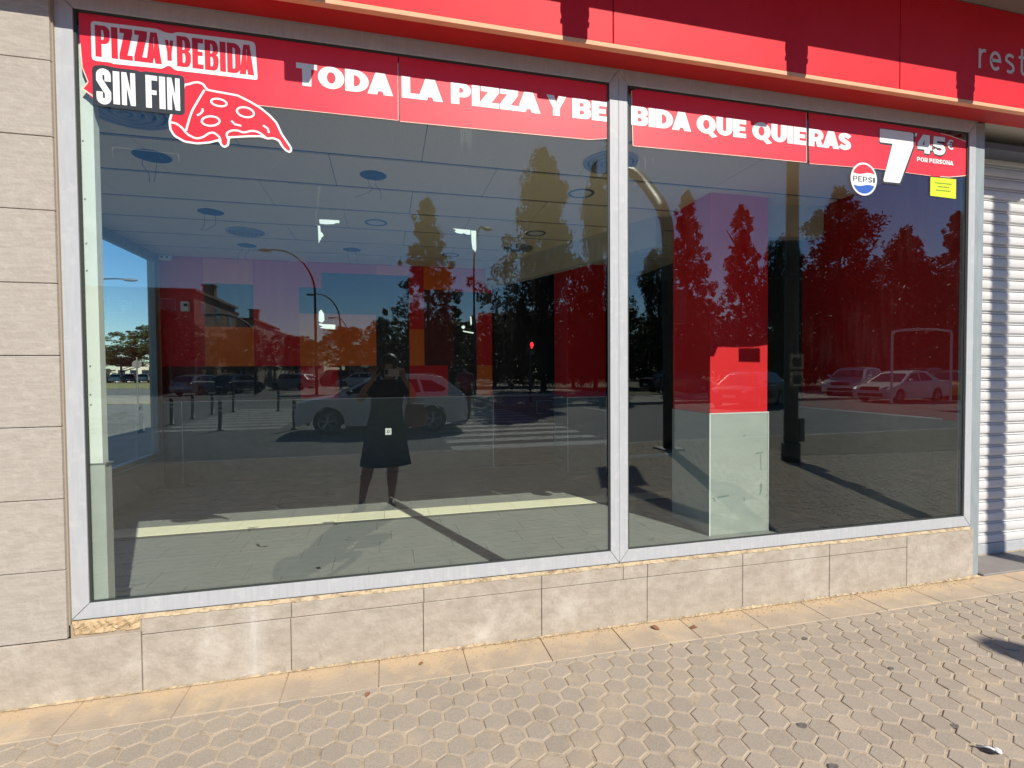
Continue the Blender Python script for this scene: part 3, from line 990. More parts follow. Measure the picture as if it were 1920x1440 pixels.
# dirt marks on the sunlit pillar
mb = MB()
Yp = 1.2595
scm = mat("grey_green_scuff", (0.13, 0.19, 0.17), .8, (0.25, 0.32, 0.29), 40)
for pts, w_ in [([(2.79, .335), (2.82, .338), (2.87, .341), (2.905, .345)], .012), ([(3.18, .70), (3.22, .705), (3.255, .708)], .012), ([(3.23, .70), (3.232, .62), (3.238, .55)], .006),
                ([(3.24, .43), (3.235, .36), (3.225, .33)], .016), ([(2.745, .335), (2.76, .325), (2.765, .30)], .012), ([(3.06, .28), (3.063, .32)], .005),
                ([(3.05, .86), (3.075, .87)], .01), ([(3.3, .33), (3.295, .31)], .01)]:
    mb = MB(); mb.poly([stroke(pts, w_)], Yp)
    mb.build("scuff_mark", scm, p1)
# left reveal pillar beside the window
lp = D.objects.new("pillar", None); COL.objects.link(lp); lp.parent = shop
lp['label'] = "white plastered stub of wall with tiled foot just inside the left window edge"
MB().box(-1.95, -1.238, 0.042, 0.088, 1.05, CZ).build("plaster", MT['plaster'], lp)
MB().box(-1.95, -1.228, 0.036, 0.094, 0.0, 1.045).build("tile_cladding", MT['ptile'], lp)
MB().box(-1.95, -1.221, 0.034, 0.096, 1.0455, 1.052).build("tile_cap", MT['wtile'], lp)
mb = MB()
rnd = random.Random(9)
for k in range(7):
    zc = rnd.uniform(1.3, 2.6); xc = rnd.uniform(-1.283, -1.279)
    mb = MB(); mb.add([(xc, .0412, zc), (xc + .007, .0412, zc + .003), (xc + .006, .0412, zc + .010), (xc + .001, .0412, zc + .008)], [(0, 1, 2, 3)])
    mb.build("plaster_nick", MT['wtile'], lp)

# side window on the left wall
sw = D.objects.new("side_window", None); COL.objects.link(sw); sw.parent = shop
sw['label'] = "side window of the shop looking out to the street and the trees"
for (a, b, c, d) in [(0.30, .365, .40, 2.93), (4.76, 4.85, .40, 2.93), (2.45, 2.51, .446, 2.874)]:
    MB().box(-2.89, -2.83, a, b, c, d).build("frame_stile", MT['post'], sw)
for c, d in ((.40, .445), (2.875, 2.93)):
    MB().box(-2.90, -2.825, .366, 4.759, c, d).build("frame_rail", MT['post'], sw)
MB().box(-2.87, -2.864, .36, 4.765, .44, 2.88).build("pane", MT['glass'], sw)
MB().box(-2.824, -2.76, .30, 4.85, .385, .40).build("window_sill", MT['dwhite'], sw)
mb = MB(); mb.box(-2.95, -2.83, .10, 4.9, 0.0, .399); mb.box(-2.95, -2.83, .10, 4.9, 2.931, CZ + .01); mb.box(-2.95, -2.83, 4.8505, 4.9, .4, 2.93); mb.box(-2.95, -2.83, .10, .299, .4, 2.93)
mb.build("side_wall", MT['beam'], shop)
MB().box(-2.83, -2.815, .35, 4.88, 2.86, CZ - .002).build("window_head_rail", MT['post'], shop)

# small fittings
t = empty("security_camera", (-2.72, 4.80, 2.93), 0, "small white security camera in the back left ceiling corner", "security camera")
m_ = MB(); m_.bbox(-.07, .07, -.03, .03, -.035, .03, .008); m_.build("housing", MT['white'], t)
for x_ in (-.03, .03):
    m_ = MB(); m_.tube([(x_, -.031, 0), (x_, -.036, 0)], .014, 12); m_.build("lens", MT['lamp'], t)
t = empty("alarm_box", (-2.53, 4.89, 2.32), 0, "small white alarm sensor box high on the red back wall", "alarm")
m_ = MB(); m_.bbox(-.05, .05, -.05, .0, -.065, .065, .01); m_.build("housing", MT['white'], t)
m_ = MB(); m_.box(-.01, .035, -.053, -.051, .0, .035); m_.build("sensor_window", MT['lamp'], t)


def diffuser(x, y, r, label):
    t = empty("air_diffuser", (x, y, CZ), 0, label, "air vent", "round ceiling diffusers")
    m_ = MB()
    R = [r, r * .97, r * .80, r * .78, r * .60, r * .58, r * .40, r * .38, r * .2]
    for k in range(4):
        ro, ri = r * (1 - .23 * k), r * (1 - .23 * k - .15)
        loops = []
        for (rad, zz_) in [(ro, -.004), (ro - .004, -.016 - .004 * k), (ri, -.020 - .004 * k), (ri - .002, -.004)]:
            loops.append([(rad * math.cos(2 * PI * j / 32), rad * math.sin(2 * PI * j / 32), zz_) for j in range(32)])
        m_.rings(loops, True, False)
    m_.build("vent_rings", MT['dwhite'], t, smooth=True, fix=True)
    m_ = MB(); m_.tube([(0, 0, -.003), (0, 0, -.0012)], r * .98, 32); m_.build("dark_core", MT['hole'], t)
    m_ = MB(); m_.tube([(0, 0, -.03), (0, 0, -.024)], r * .08, 16); m_.build("centre_cap", MT['dwhite'], t)


diffuser(-1.43, 0.80, .235, "large round grey air diffuser in the ceiling behind the black SIN FIN sticker")
diffuser(1.606, 0.864, .20, "round grey air diffuser in the ceiling half hidden by the window mullion")
diffuser(-1.453, 3.43, .19, "round grey air diffuser in the ceiling far left, near the side window")
diffuser(1.60, 3.52, .19, "round air diffuser in the ceiling by the slanting bulkhead, over the dark tree reflection")


def downlight(x, y, label):
    t = empty("downlight", (x, y, CZ), 0, label, "ceiling light", "recessed downlights")
    m_ = MB()
    loops = [[(rad * math.cos(2 * PI * j / 28), rad * math.sin(2 * PI * j / 28), zz_) for j in range(28)] for rad, zz_ in [(.113, -.002), (.108, -.008), (.094, -.008), (.088, -.001)]]
    m_.rings(loops, True, False)
    m_.build("trim_ring", MT['groove'], t, smooth=True, fix=True)
    m_ = MB(); m_.tube([(0, 0, -.002), (0, 0, -.0008)], .09, 28); m_.build("diffuser", MT['white'], t)


downlight(-.083, 2.79, "round white downlight at mid ceiling above the upper left tape corner")
downlight(1.64, 1.53, "round white downlight in the ceiling just left of the mullion")
downlight(1.62, 2.83, "round white downlight in front of the dark ceiling diffuser")
downlight(.833, 4.07, "farthest round white downlight, near the back wall left of the tall lamp reflection")


def wire_hole(x, y, r, label, seed):
    rnd = random.Random(seed)
    t = empty("ceiling_hole", (x, y, CZ), 0, label, "ceiling hole", "open downlight holes with loose cables")
    m_ = MB(); m_.tube([(0, 0, -.003), (0, 0, -.001)], r, 28); m_.build("dark_hole_disc", MT['hole'], t)  # flat dark disc; its colour stands for the shade inside the hole
    for k in range(2):
        m_ = MB()
        sx = .03 if k else -.05
        pts = [(sx, 0, 0), (sx + rnd.uniform(-.02, .02), .01, -.06), (sx + rnd.uniform(-.06, .04), 0, -.12), (sx + rnd.uniform(-.10, .07), .0, -.18)]
        m_.tube(smooth_path(pts, 4), .0018, 5); m_.build("loose_cable", MT['wire'], t)


wire_hole(-1.57, 1.49, .118, "open ceiling hole with hanging cables, nearest to the left window edge", 1)
wire_hole(-.08, 1.51, .10, "open ceiling hole with hanging cables under the word TODA", 2)
wire_hole(-1.587, 2.77, .11, "open ceiling hole with cables between the left diffuser and the nearest left hole", 3)
wire_hole(-1.594, 4.08, .105, "open ceiling hole with cables right behind the far left diffuser", 4)
wire_hole(-.395, 4.04, .105, "farthest open ceiling hole with cables, close to the back wall", 5)

# ------------------------------------------------------------------ banners and stickers on the inside of the glass
YB = 0.0138


def banner(outline, label, words, edges):
    t = empty("banner", (0, 0, 0), 0, label, "banner", "red banner strips along the top of the window")
    ox = sum(p[0] for p in outline) / len(outline)
    t.location = (ox, YB, 2.72)
    # gently rippled vinyl
    m_ = MB()
    sh_ = [(p[0] - ox, p[1] - 2.72) for p in outline]
    m_.poly([sh_], 0.0)
    m_.poly([sh_], 0.0006)
    m_.build("vinyl_sheet", MT['banner'], t)
    m_ = MB()
    for pts, w_ in edges:
        m_.poly([stroke([(p[0] - ox, p[1] - 2.72) for p in pts], w_)], -0.0003)
    m_.build("curled_edge", MT['bedge'], t)
    m_ = MB()
    mats_ = [MT['letter'], MT['black']]
    for w_ in words:
        txt, x0, x1, z0, z1, st = w_[:6]
        pcs = text_loops(txt, x0 - ox, x1 - ox, z0 - 2.72, z1 - 2.72, st, *(w_[7:8]))
        if w_[6]:
            halo(m_, pcs, w_[6], -0.0003, 1, (w_[6] * .35, -w_[6] * .5))
        put(m_, pcs, -0.0008, 0)
    m_.build("lettering", mats_, t)
    return t


banner([(-1.290, 3.040), (-1.284, 2.80), (-1.262, 2.735), (-1.282, 2.706), (-1.225, 2.648), (-1.19, 2.700), (-0.60, 2.714), (0.074, 2.7145), (0.077, 3.05)],
       "red banner strip with the word TODA, curled at its lower left corner", [("TODA", -.402, .051, 2.832, 2.939, 'b', 0)],
       [([(-1.286, 2.90), (-1.281, 2.80), (-1.260, 2.737)], .004), ([(-1.19, 2.7015), (-.6, 2.7155), (.074, 2.716)], .0025), ([(0.0745, 2.716), (.0760, 3.0)], .0025), ([(-1.262, 2.735), (-1.282, 2.706), (-1.235, 2.672)], .006)])
banner([(.081, 2.711), (.6, 2.716), (1.10, 2.722), (1.211, 2.738), (1.213, 3.028), (1.19, 3.04), (.082, 3.05)], "red banner strip reading LA PIZZA Y BE, left of the mullion",
       [("LA", .093, .300, 2.832, 2.940, 'b', 0), ("PIZZA", .341, .823, 2.832, 2.940, 'b', 0), ("Y", .856, .970, 2.833, 2.940, 'b', 0), ("BE", 1.005, 1.208, 2.832, 2.940, 'b', 0)],
       [([(.083, 2.7125), (.6, 2.7175), (1.10, 2.7235), (1.21, 2.7395)], .003), ([(1.2095, 2.74), (1.2115, 3.02)], .0025)])
banner([(1.366, 2.714), (2.0, 2.722), (2.546, 2.727), (2.541, 3.04), (1.40, 3.036), (1.357, 3.022)], "red banner strip reading BIDA QUE QUIE, right of the mullion",
       [("BIDA", 1.356, 1.737, 2.832, 2.938, 'b', 0), ("QUE", 1.773, 2.108, 2.832, 2.938, 'b', 0), ("QUIE", 2.150, 2.538, 2.832, 2.938, 'b', 0)],
       [([(1.366, 2.7155), (2.0, 2.7235), (2.545, 2.7285)], .003), ([(1.3585, 3.02), (1.3675, 2.715)], .004), ([(2.5445, 2.729), (2.5400, 3.03)], .0025)])
banner([(2.566, 2.722), (3.10, 2.735), (3.535, 2.728), (3.70, 2.733), (3.857, 2.757), (3.852, 2.985), (3.70, 3.012), (3.5, 3.03), (2.556, 3.04)],
       "red banner strip with RAS and the price, at the right end of the window",
       [("RAS", 2.559, 2.881, 2.832, 2.938, 'b', 0), ("7", 3.108, 3.386, 2.660, 2.996, 'n', .009), ("'", 3.394, 3.420, 2.945, 2.998, 'b', .004),
        ("45", 3.420, 3.662, 2.872, 2.994, 'b', .0075), ("€", 3.672, 3.738, 2.918, 2.984, 'm', .006), ("POR PERSONA", 3.418, 3.732, 2.815, 2.844, 'r', 0)],
       [([(3.62, 2.7315), (3.70, 2.7345), (3.856, 2.7585)], .005), ([(3.8545, 2.76), (3.8495, 2.985)], .004), ([(3.852, 2.985), (3.70, 3.011), (3.62, 3.018)], .005), ([(2.566, 2.7235), (3.10, 2.7365), (3.535, 2.7295)], .0025)])

# pizza and drink sticker
t = empty("pizza_sticker", (-0.90, .0122, 2.70), 0, "pizza and drink promotion sticker with a line drawn pizza slice, top left of the window", "sticker")
OX, OZ = -0.90, 2.70
rel = lambda L: [(p[0] - OX, p[1] - OZ) for p in L]


def rounded(L, r=.012, n=3):
    out = []
    m = len(L)
    for i in range(m):
        p, a, b = Vector(L[i]), Vector(L[i - 1]), Vector(L[(i + 1) % m])
        d1, d2 = (a - p), (b - p)
        k = min(r, d1.length * .45, d2.length * .45)
        p1, p2 = p + d1.normalized() * k, p + d2.normalized() * k
        for j in range(n + 1):
            u = j / n
            out.append(tuple((1 - u) ** 2 * p1 + 2 * u * (1 - u) * p + u * u * p2))
    return out


m_ = MB()
m_.poly([rel(rounded([(-1.243, 2.832), (-1.17, 2.832), (-1.16, 2.828), (-.968, 2.832), (-.95, 2.848), (-.935, 2.848), (-.918, 2.832), (-.60, 2.832), (-.572, 2.832), (-.580, 3.008), (-.62, 3.010),
                      (-.905, 3.006), (-.925, 2.996), (-.955, 2.996), (-.985, 3.008), (-1.18, 3.005), (-1.243, 3.005)], .018))], -.0002, 0)
put(m_, text_loops("PIZZA", -1.228 - OX, -.970 - OX, 2.852 - OZ, 2.989 - OZ, 'c'), -.0008, 1)
put(m_, text_loops("Y", -.956 - OX, -.922 - OX, 2.872 - OZ, 2.964 - OZ, 'c'), -.0008, 1)
put(m_, text_loops("BEBIDA", -.909 - OX, -.587 - OX, 2.852 - OZ, 2.989 - OZ, 'c'), -.0008, 1)
m_.build("pizza_lettering", [MT['letter'], mat("deep_red_vinyl", (0.62, 0.01, 0.03), .5)], t)
# slice
OUT = [(-0.887, 2.775), (-0.863, 2.782), (-0.848, 2.790), (-0.824, 2.796), (-0.8, 2.788), (-0.786, 2.765), (-0.738, 2.761), (-0.659, 2.755), (-0.599, 2.729), (-0.559, 2.707), (-0.519, 2.676), (-0.489, 2.644), (-0.469, 2.596), (-0.428, 2.534), (-0.425, 2.518), (-0.434, 2.504), (-0.45, 2.507), (-0.47, 2.524), (-0.488, 2.556), (-0.511, 2.564), (-0.536, 2.558), (-0.562, 2.567), (-0.612, 2.562), (-0.698, 2.548), (-0.700, 2.515), (-0.718, 2.5), (-0.735, 2.507), (-0.745, 2.530), (-0.782, 2.516), (-0.835, 2.506), (-0.888, 2.51), (-0.93, 2.533), (-0.947, 2.562), (-0.95, 2.599), (-0.94, 2.64), (-0.904, 2.66)]
ns = len(OUT)
cen = (-.72, 2.64)


def inset(L, d):
    a2 = sum(L[i][0] * L[(i + 1) % len(L)][1] - L[(i + 1) % len(L)][0] * L[i][1] for i in range(len(L)))
    sg = 1 if a2 > 0 else -1
    out = []
    for i in range(len(L)):
        a, p, b = Vector(L[i - 1]), Vector(L[i]), Vector(L[(i + 1) % len(L)])
        d1, d2 = (p - a).normalized(), (b - p).normalized()
        n1, n2 = Vector((-d1.y, d1.x)), Vector((-d2.y, d2.x))
        m = (n1 + n2).normalized()
        k = d / max(.6, m.dot(n1))
        out.append((p.x + sg * m.x * k, p.y + sg * m.y * k))
    return out


m_ = MB()
m_.poly([rel(rounded(OUT, .008, 2))], -.0001, 0)
m_.poly([rel(rounded(inset(OUT, .0095), .006, 2))], -.0005, 1)
k = 0
for pts in [[(-0.799, 2.759), (-0.826, 2.708), (-0.856, 2.646), (-0.879, 2.564)], [(-0.94, 2.595), (-0.919, 2.592), (-0.896, 2.576), (-0.873, 2.549), (-0.839, 2.534), (-0.81, 2.542), (-0.786, 2.561), (-0.764, 2.566), (-0.742, 2.549), (-.736, 2.53)],
            [(-.700, 2.535), (-0.710, 2.565), (-0.692, 2.583), (-0.662, 2.587), (-0.637, 2.581), (-0.602, 2.592), (-0.572, 2.588), (-0.541, 2.567)]]:
    sp = smooth_path([(p[0], p[1], 0) for p in pts], 4)
    m_.poly([rel(stroke([(v.x, v.y) for v in sp], .009))], -.0008 - .0001 * k, 0); k += 1
for pts in [[(-0.81, 2.673), (-0.808, 2.662), (-0.818, 2.648), (-0.832, 2.638)], [(-0.689, 2.63), (-0.674, 2.615), (-0.647, 2.611)], [(-0.553, 2.623), (-0.533, 2.611), (-0.527, 2.59)]]:
    m_.poly([rel(stroke(pts, .0085))], -.0008, 0)
for c, rx, rz_, rot in [((-.74, 2.708), .037, .021, -4), ((-.628, 2.676), .041, .027, -6), ((-.776, 2.619), .042, .026, 10)]:
    ca, sa = math.cos(math.radians(rot)), math.sin(math.radians(rot))
    lo = [[(c[0] + (a * ca - b * sa), c[1] + (a * sa + b * ca)) for a, b in [((rx - e) * math.cos(2 * PI * j / 28), (rz_ - e) * math.sin(2 * PI * j / 28)) for j in range(28)]] for e in (0, .009)]
    m_.poly([rel(lo[0]), rel(lo[1])[::-1]], -.0008, 0)
m_.build("slice_drawing", [MT['letter'], D.materials["deep_red_vinyl"]], t)
m_ = MB()
m_.poly([rel(rounded([(-1.243, 2.636), (-.882, 2.632), (-.880, 2.812), (-1.04, 2.812), (-1.055, 2.806), (-1.07, 2.812), (-1.16, 2.812), (-1.19, 2.818), (-1.243, 2.812)], .022, 4))], -.0011, 1)
put(m_, text_loops("SIN", -1.228 - OX, -1.077 - OX, 2.651 - OZ, 2.796 - OZ, 'c', .06), -.0017, 0)
put(m_, text_loops("FIN", -1.037 - OX, -.900 - OX, 2.651 - OZ, 2.796 - OZ, 'c', .06), -.0017, 0)
m_.build("black_lettering_panel", [MT['letter'], MT['black']], t)

# drink logo disc
t = empty("logo_sticker", (2.984, .0122, 2.662), 0, "round white, red and blue drink logo sticker below the right banner", "sticker")
m_ = MB()
cir = lambda r, a0=0, a1=360, n=40: [(r * math.cos(math.radians(a0 + (a1 - a0) * i / n)), r * math.sin(math.radians(a0 + (a1 - a0) * i / n))) for i in range(n + (0 if a1 - a0 == 360 else 1))]
m_.poly([cir(.1045)], 0, 0)
m_.build("disc", MT['letter'], t)
wave = lambda z0, a: [(x_ / 12 * 2 - 1, z0 + a * math.sin((x_ / 12 * 2 - 1) * PI)) for x_ in range(13)]
m_ = MB()
R_ = .0925


def seg(z0, amp, upper):
    a0 = math.degrees(math.asin(z0 / R_))
    hw = R_ * math.cos(math.radians(a0))
    wv = [(hw * (1 - 2 * i / 12), z0 + amp * math.sin(2 * PI * i / 12)) for i in range(1, 12)]
    if upper:
        return cir(R_, a0, 180 - a0, 24) + wv[::-1]
    return cir(R_, 180 - a0, 360 + a0, 24) + [(hw * (1 - 2 * i / 12), z0 - amp * math.sin(2 * PI * i / 12)) for i in range(1, 12)]


m_.poly([seg(.036, .006, True)], -.0006, 0)
m_.poly([seg(-.040, -.006, False)], -.0006, 1)
m_.build("colour_waves", [MT['banner'], MT['blue']], t)
m_ = MB()
put(m_, text_loops("PEPSI", -.087, .087, -.018, .015, 'm'), -.0006)
m_.build("logo_lettering", MT['black'], t)

t = empty("lime_notice", (3.648, .0138, 2.66), 0, "small lime green paper notice with lines of print under the price", "notice")
m_ = MB(); m_.poly([[(-.112, -.061), (.112, -.066), (.112, .065), (-.112, .062)]], 0); m_.build("paper", MT['lime'], t)
m_ = MB()
rnd = random.Random(4)
for (z_, a, b) in [(.028, -.07, .072), (.004, -.05, .05), (-.020, -.062, .064)]:
    x = a
    while x < b:
        w_ = rnd.uniform(.008, .018)
        m_.box(x, min(x + w_, b), -.0012, -.0006, z_ - .0035, z_ + .0035)
        x += w_ + .003
m_.build("print", MT['limetext'], t)

t = empty("window_sticker", (.005, .0218, 1.151), 0, "small white square sticker on the glass in front of the woman's dress", "sticker")
m_ = MB(); m_.poly([[(-.0150, -.0165), (.0150, -.0165), (.0150, .0165), (-.0150, .0165)]], 0); m_.build("paper", mat("grey_white_paper", (.50, .53, .50), .7), t)
m_ = MB(); m_.poly([[(.007 * math.cos(a * PI / 8), .007 * math.sin(a * PI / 8)) for a in range(16)], [(.004 * math.cos(a * PI / 8), .004 * math.sin(a * PI / 8)) for a in range(16)][::-1]], -.0004); m_.build("printed_ring", MT['darkline'], t)

TP = [("upper left white tape corner on the glass, the top left of a missing poster", [[(-0.309, 2.197), (-0.217, 2.198), (-0.214, 2.190), (-0.219, 2.183), (-0.232, 2.184), (-0.241, 2.178), (-0.262, 2.176), (-0.277, 2.1745), (-0.307, 2.176)], [(-0.316, 2.167), (-0.305, 2.165), (-0.303, 2.138), (-0.293, 2.128), (-0.290, 2.118), (-0.300, 2.108), (-0.304, 2.097), (-0.309, 2.092), (-0.313, 2.078)]]),
      ("upper right white tape corner on the glass beside the tall lamp reflection", [[(0.342, 2.192), (0.436, 2.189), (0.436, 2.164), (0.413, 2.165), (0.403, 2.171), (0.390, 2.166), (0.364, 2.169), (0.352, 2.178), (.362, 2.184)], [(0.439, 2.187), (0.466, 2.186), (0.466, 2.089), (0.460, 2.074), (0.455, 2.084), (0.447, 2.090), (0.442, 2.12)]]),
      ("lower left white tape corner on the glass over the far tree", [[(-0.307, 1.758), (-0.294, 1.738), (-0.293, 1.705), (-0.302, 1.696), (-0.306, 1.694), (-0.319, 1.700), (-0.318, 1.747)], [(-0.317, 1.691), (-0.297, 1.687), (-0.242, 1.685), (-0.243, 1.662), (-0.280, 1.664), (-0.315, 1.669), (-.300, 1.677), (-.318, 1.682)]]),
      ("lower right white tape corner on the glass, mostly scraped off", [[(0.391, 1.663), (0.448, 1.655), (0.447, 1.648), (0.391, 1.658)], [(.384, 1.686), (.398, 1.690), (.404, 1.682), (.396, 1.672), (.386, 1.676)], [(.430, 1.74), (.437, 1.735), (.439, 1.70), (.433, 1.69), (.430, 1.71)]])]
for lb, polys in TP:
    cx = sum(p[0] for p in polys[0]) / len(polys[0]); cz = sum(p[1] for p in polys[0]) / len(polys[0])
    m_ = MB()
    for k, pl in enumerate(polys): m_.poly([[(p[0] - cx, p[1] - cz) for p in pl]], -.0002 * k)
    o = m_.build("tape_corner", MT['tape'])
    o.location = (cx * .9879, .0218, 1.45 + (cz - 1.45) * .9879)
    o.scale = (.9879, 1, .9879)
    tag(o, lb, "tape", "tape corners left on the glass")

# the vinyls sit on the outer face of the glass; bring the sizes to that plane
for o in list(D.objects):
    if o.parent is None and o.get('category') in ('banner', 'sticker', 'notice') and o.location.y < .0145:
        o.location.x *= .9844; o.location.z = 1.45 + (o.location.z - 1.45) * .9844
        o.scale = (.9844, 1, .9844)

# faint marks left on the left pane: drips under the banner and the ghost of an old poster
fm = faint_mat("faint_glass_marks", (.75, .78, .76), .09)
rnd = random.Random(31)
mb = MB()
for k in range(9):
    x_ = .385 + k * .0065 + rnd.uniform(-.002, .002); z1_ = 2.70 - rnd.uniform(0, .015); L_ = rnd.uniform(.03, .11)
    mb = MB(); mb.poly([stroke([(x_, z1_), (x_ + rnd.uniform(-.002, .002), z1_ - L_ * .5), (x_ + .001, z1_ - L_)], rnd.uniform(.0014, .003))], .0144)
    mb.build("faint_drip", fm, wl_)
for pts in ([(-1.155, 2.395), (-1.155, 2.447), (-.90, 2.44), (-.895, 2.405)], [(-1.075, 2.63), (-1.073, 2.66)], [(-.30, 2.34), (-.32, 2.18), (-.315, 2.16)], [(.72, 2.58), (.725, 2.50)]):
    mb = MB(); mb.poly([stroke(pts, .0022)], .0144)
    mb.build("faint_mark", fm, wl_)
mb = MB()
for pts in ([(1.42, 2.65), (1.423, 2.57)], [(1.47, 2.66), (1.468, 2.60)], [(1.38, 2.64), (1.384, 2.52)], [(2.66, 1.30), (2.668, 1.27)], [(3.05, .66), (3.06, .655)]):
    mb = MB(); mb.poly([stroke(pts, .0024)], .0144)
    mb.build("faint_mark", fm, wr_)

# ------------------------------------------------------------------ ground, pavement, road
def sheet(mb, x0, x1, y0, y1, z, mi=None):
    mb.quad((x0, y0, z), (x1, y0, z), (x1, y1, z), (x0, y1, z), mi)


mb = MB(); sheet(mb, -700, 700, -700, 700, -0.16)
tag(mb.build("ground", MT['soil']), kind='structure')
mb = MB()
for (a, b, c, d) in [(-60, 90, -18, -6.56), (-60, 5, -32, -18), (-40, -6.5, -120, -32), (-70, -8.2, -6.56, 9), (-70, -3.3, 9, 24.5)]:
    sheet(mb, a, b, c, d, -0.10)
mb.add([(-3.3, 24.5, -.1), (-70, 24.5, -.1), (-70, 47.5, -.1), (-10.5, 26.2, -.1), (-3.3, 24.5, -.1)], [(0, 3, 2, 1)])
tag(mb.build("road", MT['asphalt']), kind='structure')
mb = MB()
for i in range(11):
    y = -7.35 - i * 0.98
    sk = random.uniform(-.03, .03)
    mb.add([(1.25 + sk, y, -.096), (4.75 + sk, y, -.096), (4.75, y - .5, -.096), (1.25, y - .5, -.096)], [(3, 2, 1, 0)])
for i in range(9):
    y = -12.6 - i * 0.98
    mb.add([(-6.0, y, -.096), (-2.9, y, -.096), (-2.9, y - .5, -.096), (-6.0, y - .5, -.096)], [(3, 2, 1, 0)])
for i in range(6):
    x = 8 + i * 5
    mb.add([(x, -14.2, -.096), (x + .12, -14.2, -.096), (x + .12, -17.8, -.096), (x, -17.8, -.096)], [(3, 2, 1, 0)])
tag(mb.build("road_markings", MT['paint']), kind='structure')
# kerbs
mb = MB()
x = -8.05
while x < 60:
    mb.bbox(x + .003, x + .997, -6.56, -6.42, -.16, G0 + .002, .008); x += 1.0
y = -6.3
while y < 8.8:
    mb.bbox(-8.2, -8.06, y + .003, y + .997, -.16, G0 + .002, .008); y += 1.0
tag(mb.build("kerb", MT['kerb']), kind='structure')
mb = MB()
mb.box(5, 90, -18.15, -18, -.16, .02); mb.box(4.85, 5, -32, -18, -.16, .02); mb.box(-6.5, 4.85, -32.15, -32, -.16, .02); mb.box(-6.65, -6.5, -70, -32, -.16, .02)
mb.box(5, 90, -25, -18.15, -.16, .01, 1); mb.box(-6.5, 14, -70, -32.15, -.16, .01, 1); mb.box(5.001, 14, -32.15, -25.001, -.16, .01, 1)
tag(mb.build("far_pavement", [MT['kerb'], MT['concrete']]), kind='structure')
# verge and pavements seen through the side window
mb = MB()


def band(p, q, w, z0, z1, mi):
    a, b = Vector((p[0], p[1])), Vector((q[0], q[1]))
    d = (b - a).normalized(); n_ = Vector((-d.y, d.x)) * w
    if n_.y < 0: n_ = -n_
    Q_ = [a, b, b + n_, a + n_]
    mb.add([(v.x, v.y, z0) for v in Q_] + [(v.x, v.y, z1) for v in Q_], [(0, 3, 2, 1), (4, 5, 6, 7), (0, 1, 5, 4), (1, 2, 6, 5), (2, 3, 7, 6), (3, 0, 4, 7)], mi)


band((-6.27, 26.0), (-60, 46.0), 1.6, -.16, .0, 0)
band((-6.8, 29.0), (-60, 49.0), 3.5, -.16, .01, 0)
tag(mb.build("median_pavement", [MT['concrete']]), kind='structure')
mb = MB(); band((-6.0, 33.2), (-62, 53.5), 18, -.15, -.10, 0)
tag(mb.build("far_road", MT['asphalt']), kind='structure')
mb = MB(); band((-6.0, 53), (-90, 83), 26, -.15, .0, 0)
tag(mb.build("verge", MT['grass']), kind='structure')
mb = MB(); band((-6.0, 81), (-110, 118), 60, -.15, -.02, 0)
tag(mb.build("car_park", MT['concrete']), kind='structure')

# pavement: bed, border slabs, hexagonal pavers
bed = mat("sand_jointing", (0.52, 0.425, 0.31), 0.95, (0.40, 0.32, 0.225), 9, bump=0.6, bscale=160, bdist=0.004, col3=(.24, .18, .12), scale3=14)
mb = MB()
sheet(mb, -8.06, 60, -6.42, -0.26, G0 - .0030)
sheet(mb, -8.06, 60, -0.259, 0.02, G0 - .0055)
tag(mb.build("pavement_bed", bed), kind='structure')
mb = MB(); sheet(mb, -8.06, -2.95, -0.258, 8.9, G0 - .003)
tag(mb.build("side_pavement", MT['asphalt']), kind='structure')  # dark asphalt put here to deepen the building's shade on the pavement

slabm = mat("border_slab", (0.47, 0.385, 0.285), 0.9, (0.39, 0.315, 0.235), 5, bump=0.5, bscale=90, bdist=0.004, col3=(0.62, 0.47, 0.29), scale3=6)
nt = slabm.node_tree
bs = nt.nodes["Principled BSDF"]
lk = bs.inputs["Base Color"].links[0].from_socket
tc = N(nt, "ShaderNodeTexCoord"); sx = N(nt, "ShaderNodeSeparateXYZ")
nt.links.new(tc.outputs["Object"], sx.inputs[0])
ns_ = N(nt, "ShaderNodeTexNoise", in_Scale=7.0, in_Detail=8.0)
nt.links.new(tc.outputs["Object"], ns_.inputs[0])
ad = N(nt, "ShaderNodeMath", operation='MULTIPLY_ADD', in_1=0.28)
nt.links.new(ns_.outputs[0], ad.inputs[0]); nt.links.new(sx.outputs[1], ad.inputs[2])
mr = N(nt, "ShaderNodeMapRange", in_1=-0.02, in_2=0.10)
nt.links.new(ad.outputs[0], mr.inputs[0])
mx = N(nt, "ShaderNodeMix", data_type='RGBA')
mx.inputs[7].default_value = (0.56, 0.42, 0.265, 1)
nt.links.new(lk, mx.inputs[6]); nt.links.new(mr.outputs[0], mx.inputs[0]); nt.links.new(mx.outputs[2], bs.inputs["Base Color"])
mb = MB()
rnd = random.Random(8)
x = -0.055 - .415 * 18
while x < 14:
    zz_ = G0 + rnd.uniform(-.001, .0012)
    mb.bbox(x + .002, x + .413, -0.252 + rnd.uniform(-.003, .003), 0.0, G0 - .05, zz_, .002)
    x += .415
tag(mb.build("border_slabs", slabm), kind='structure')

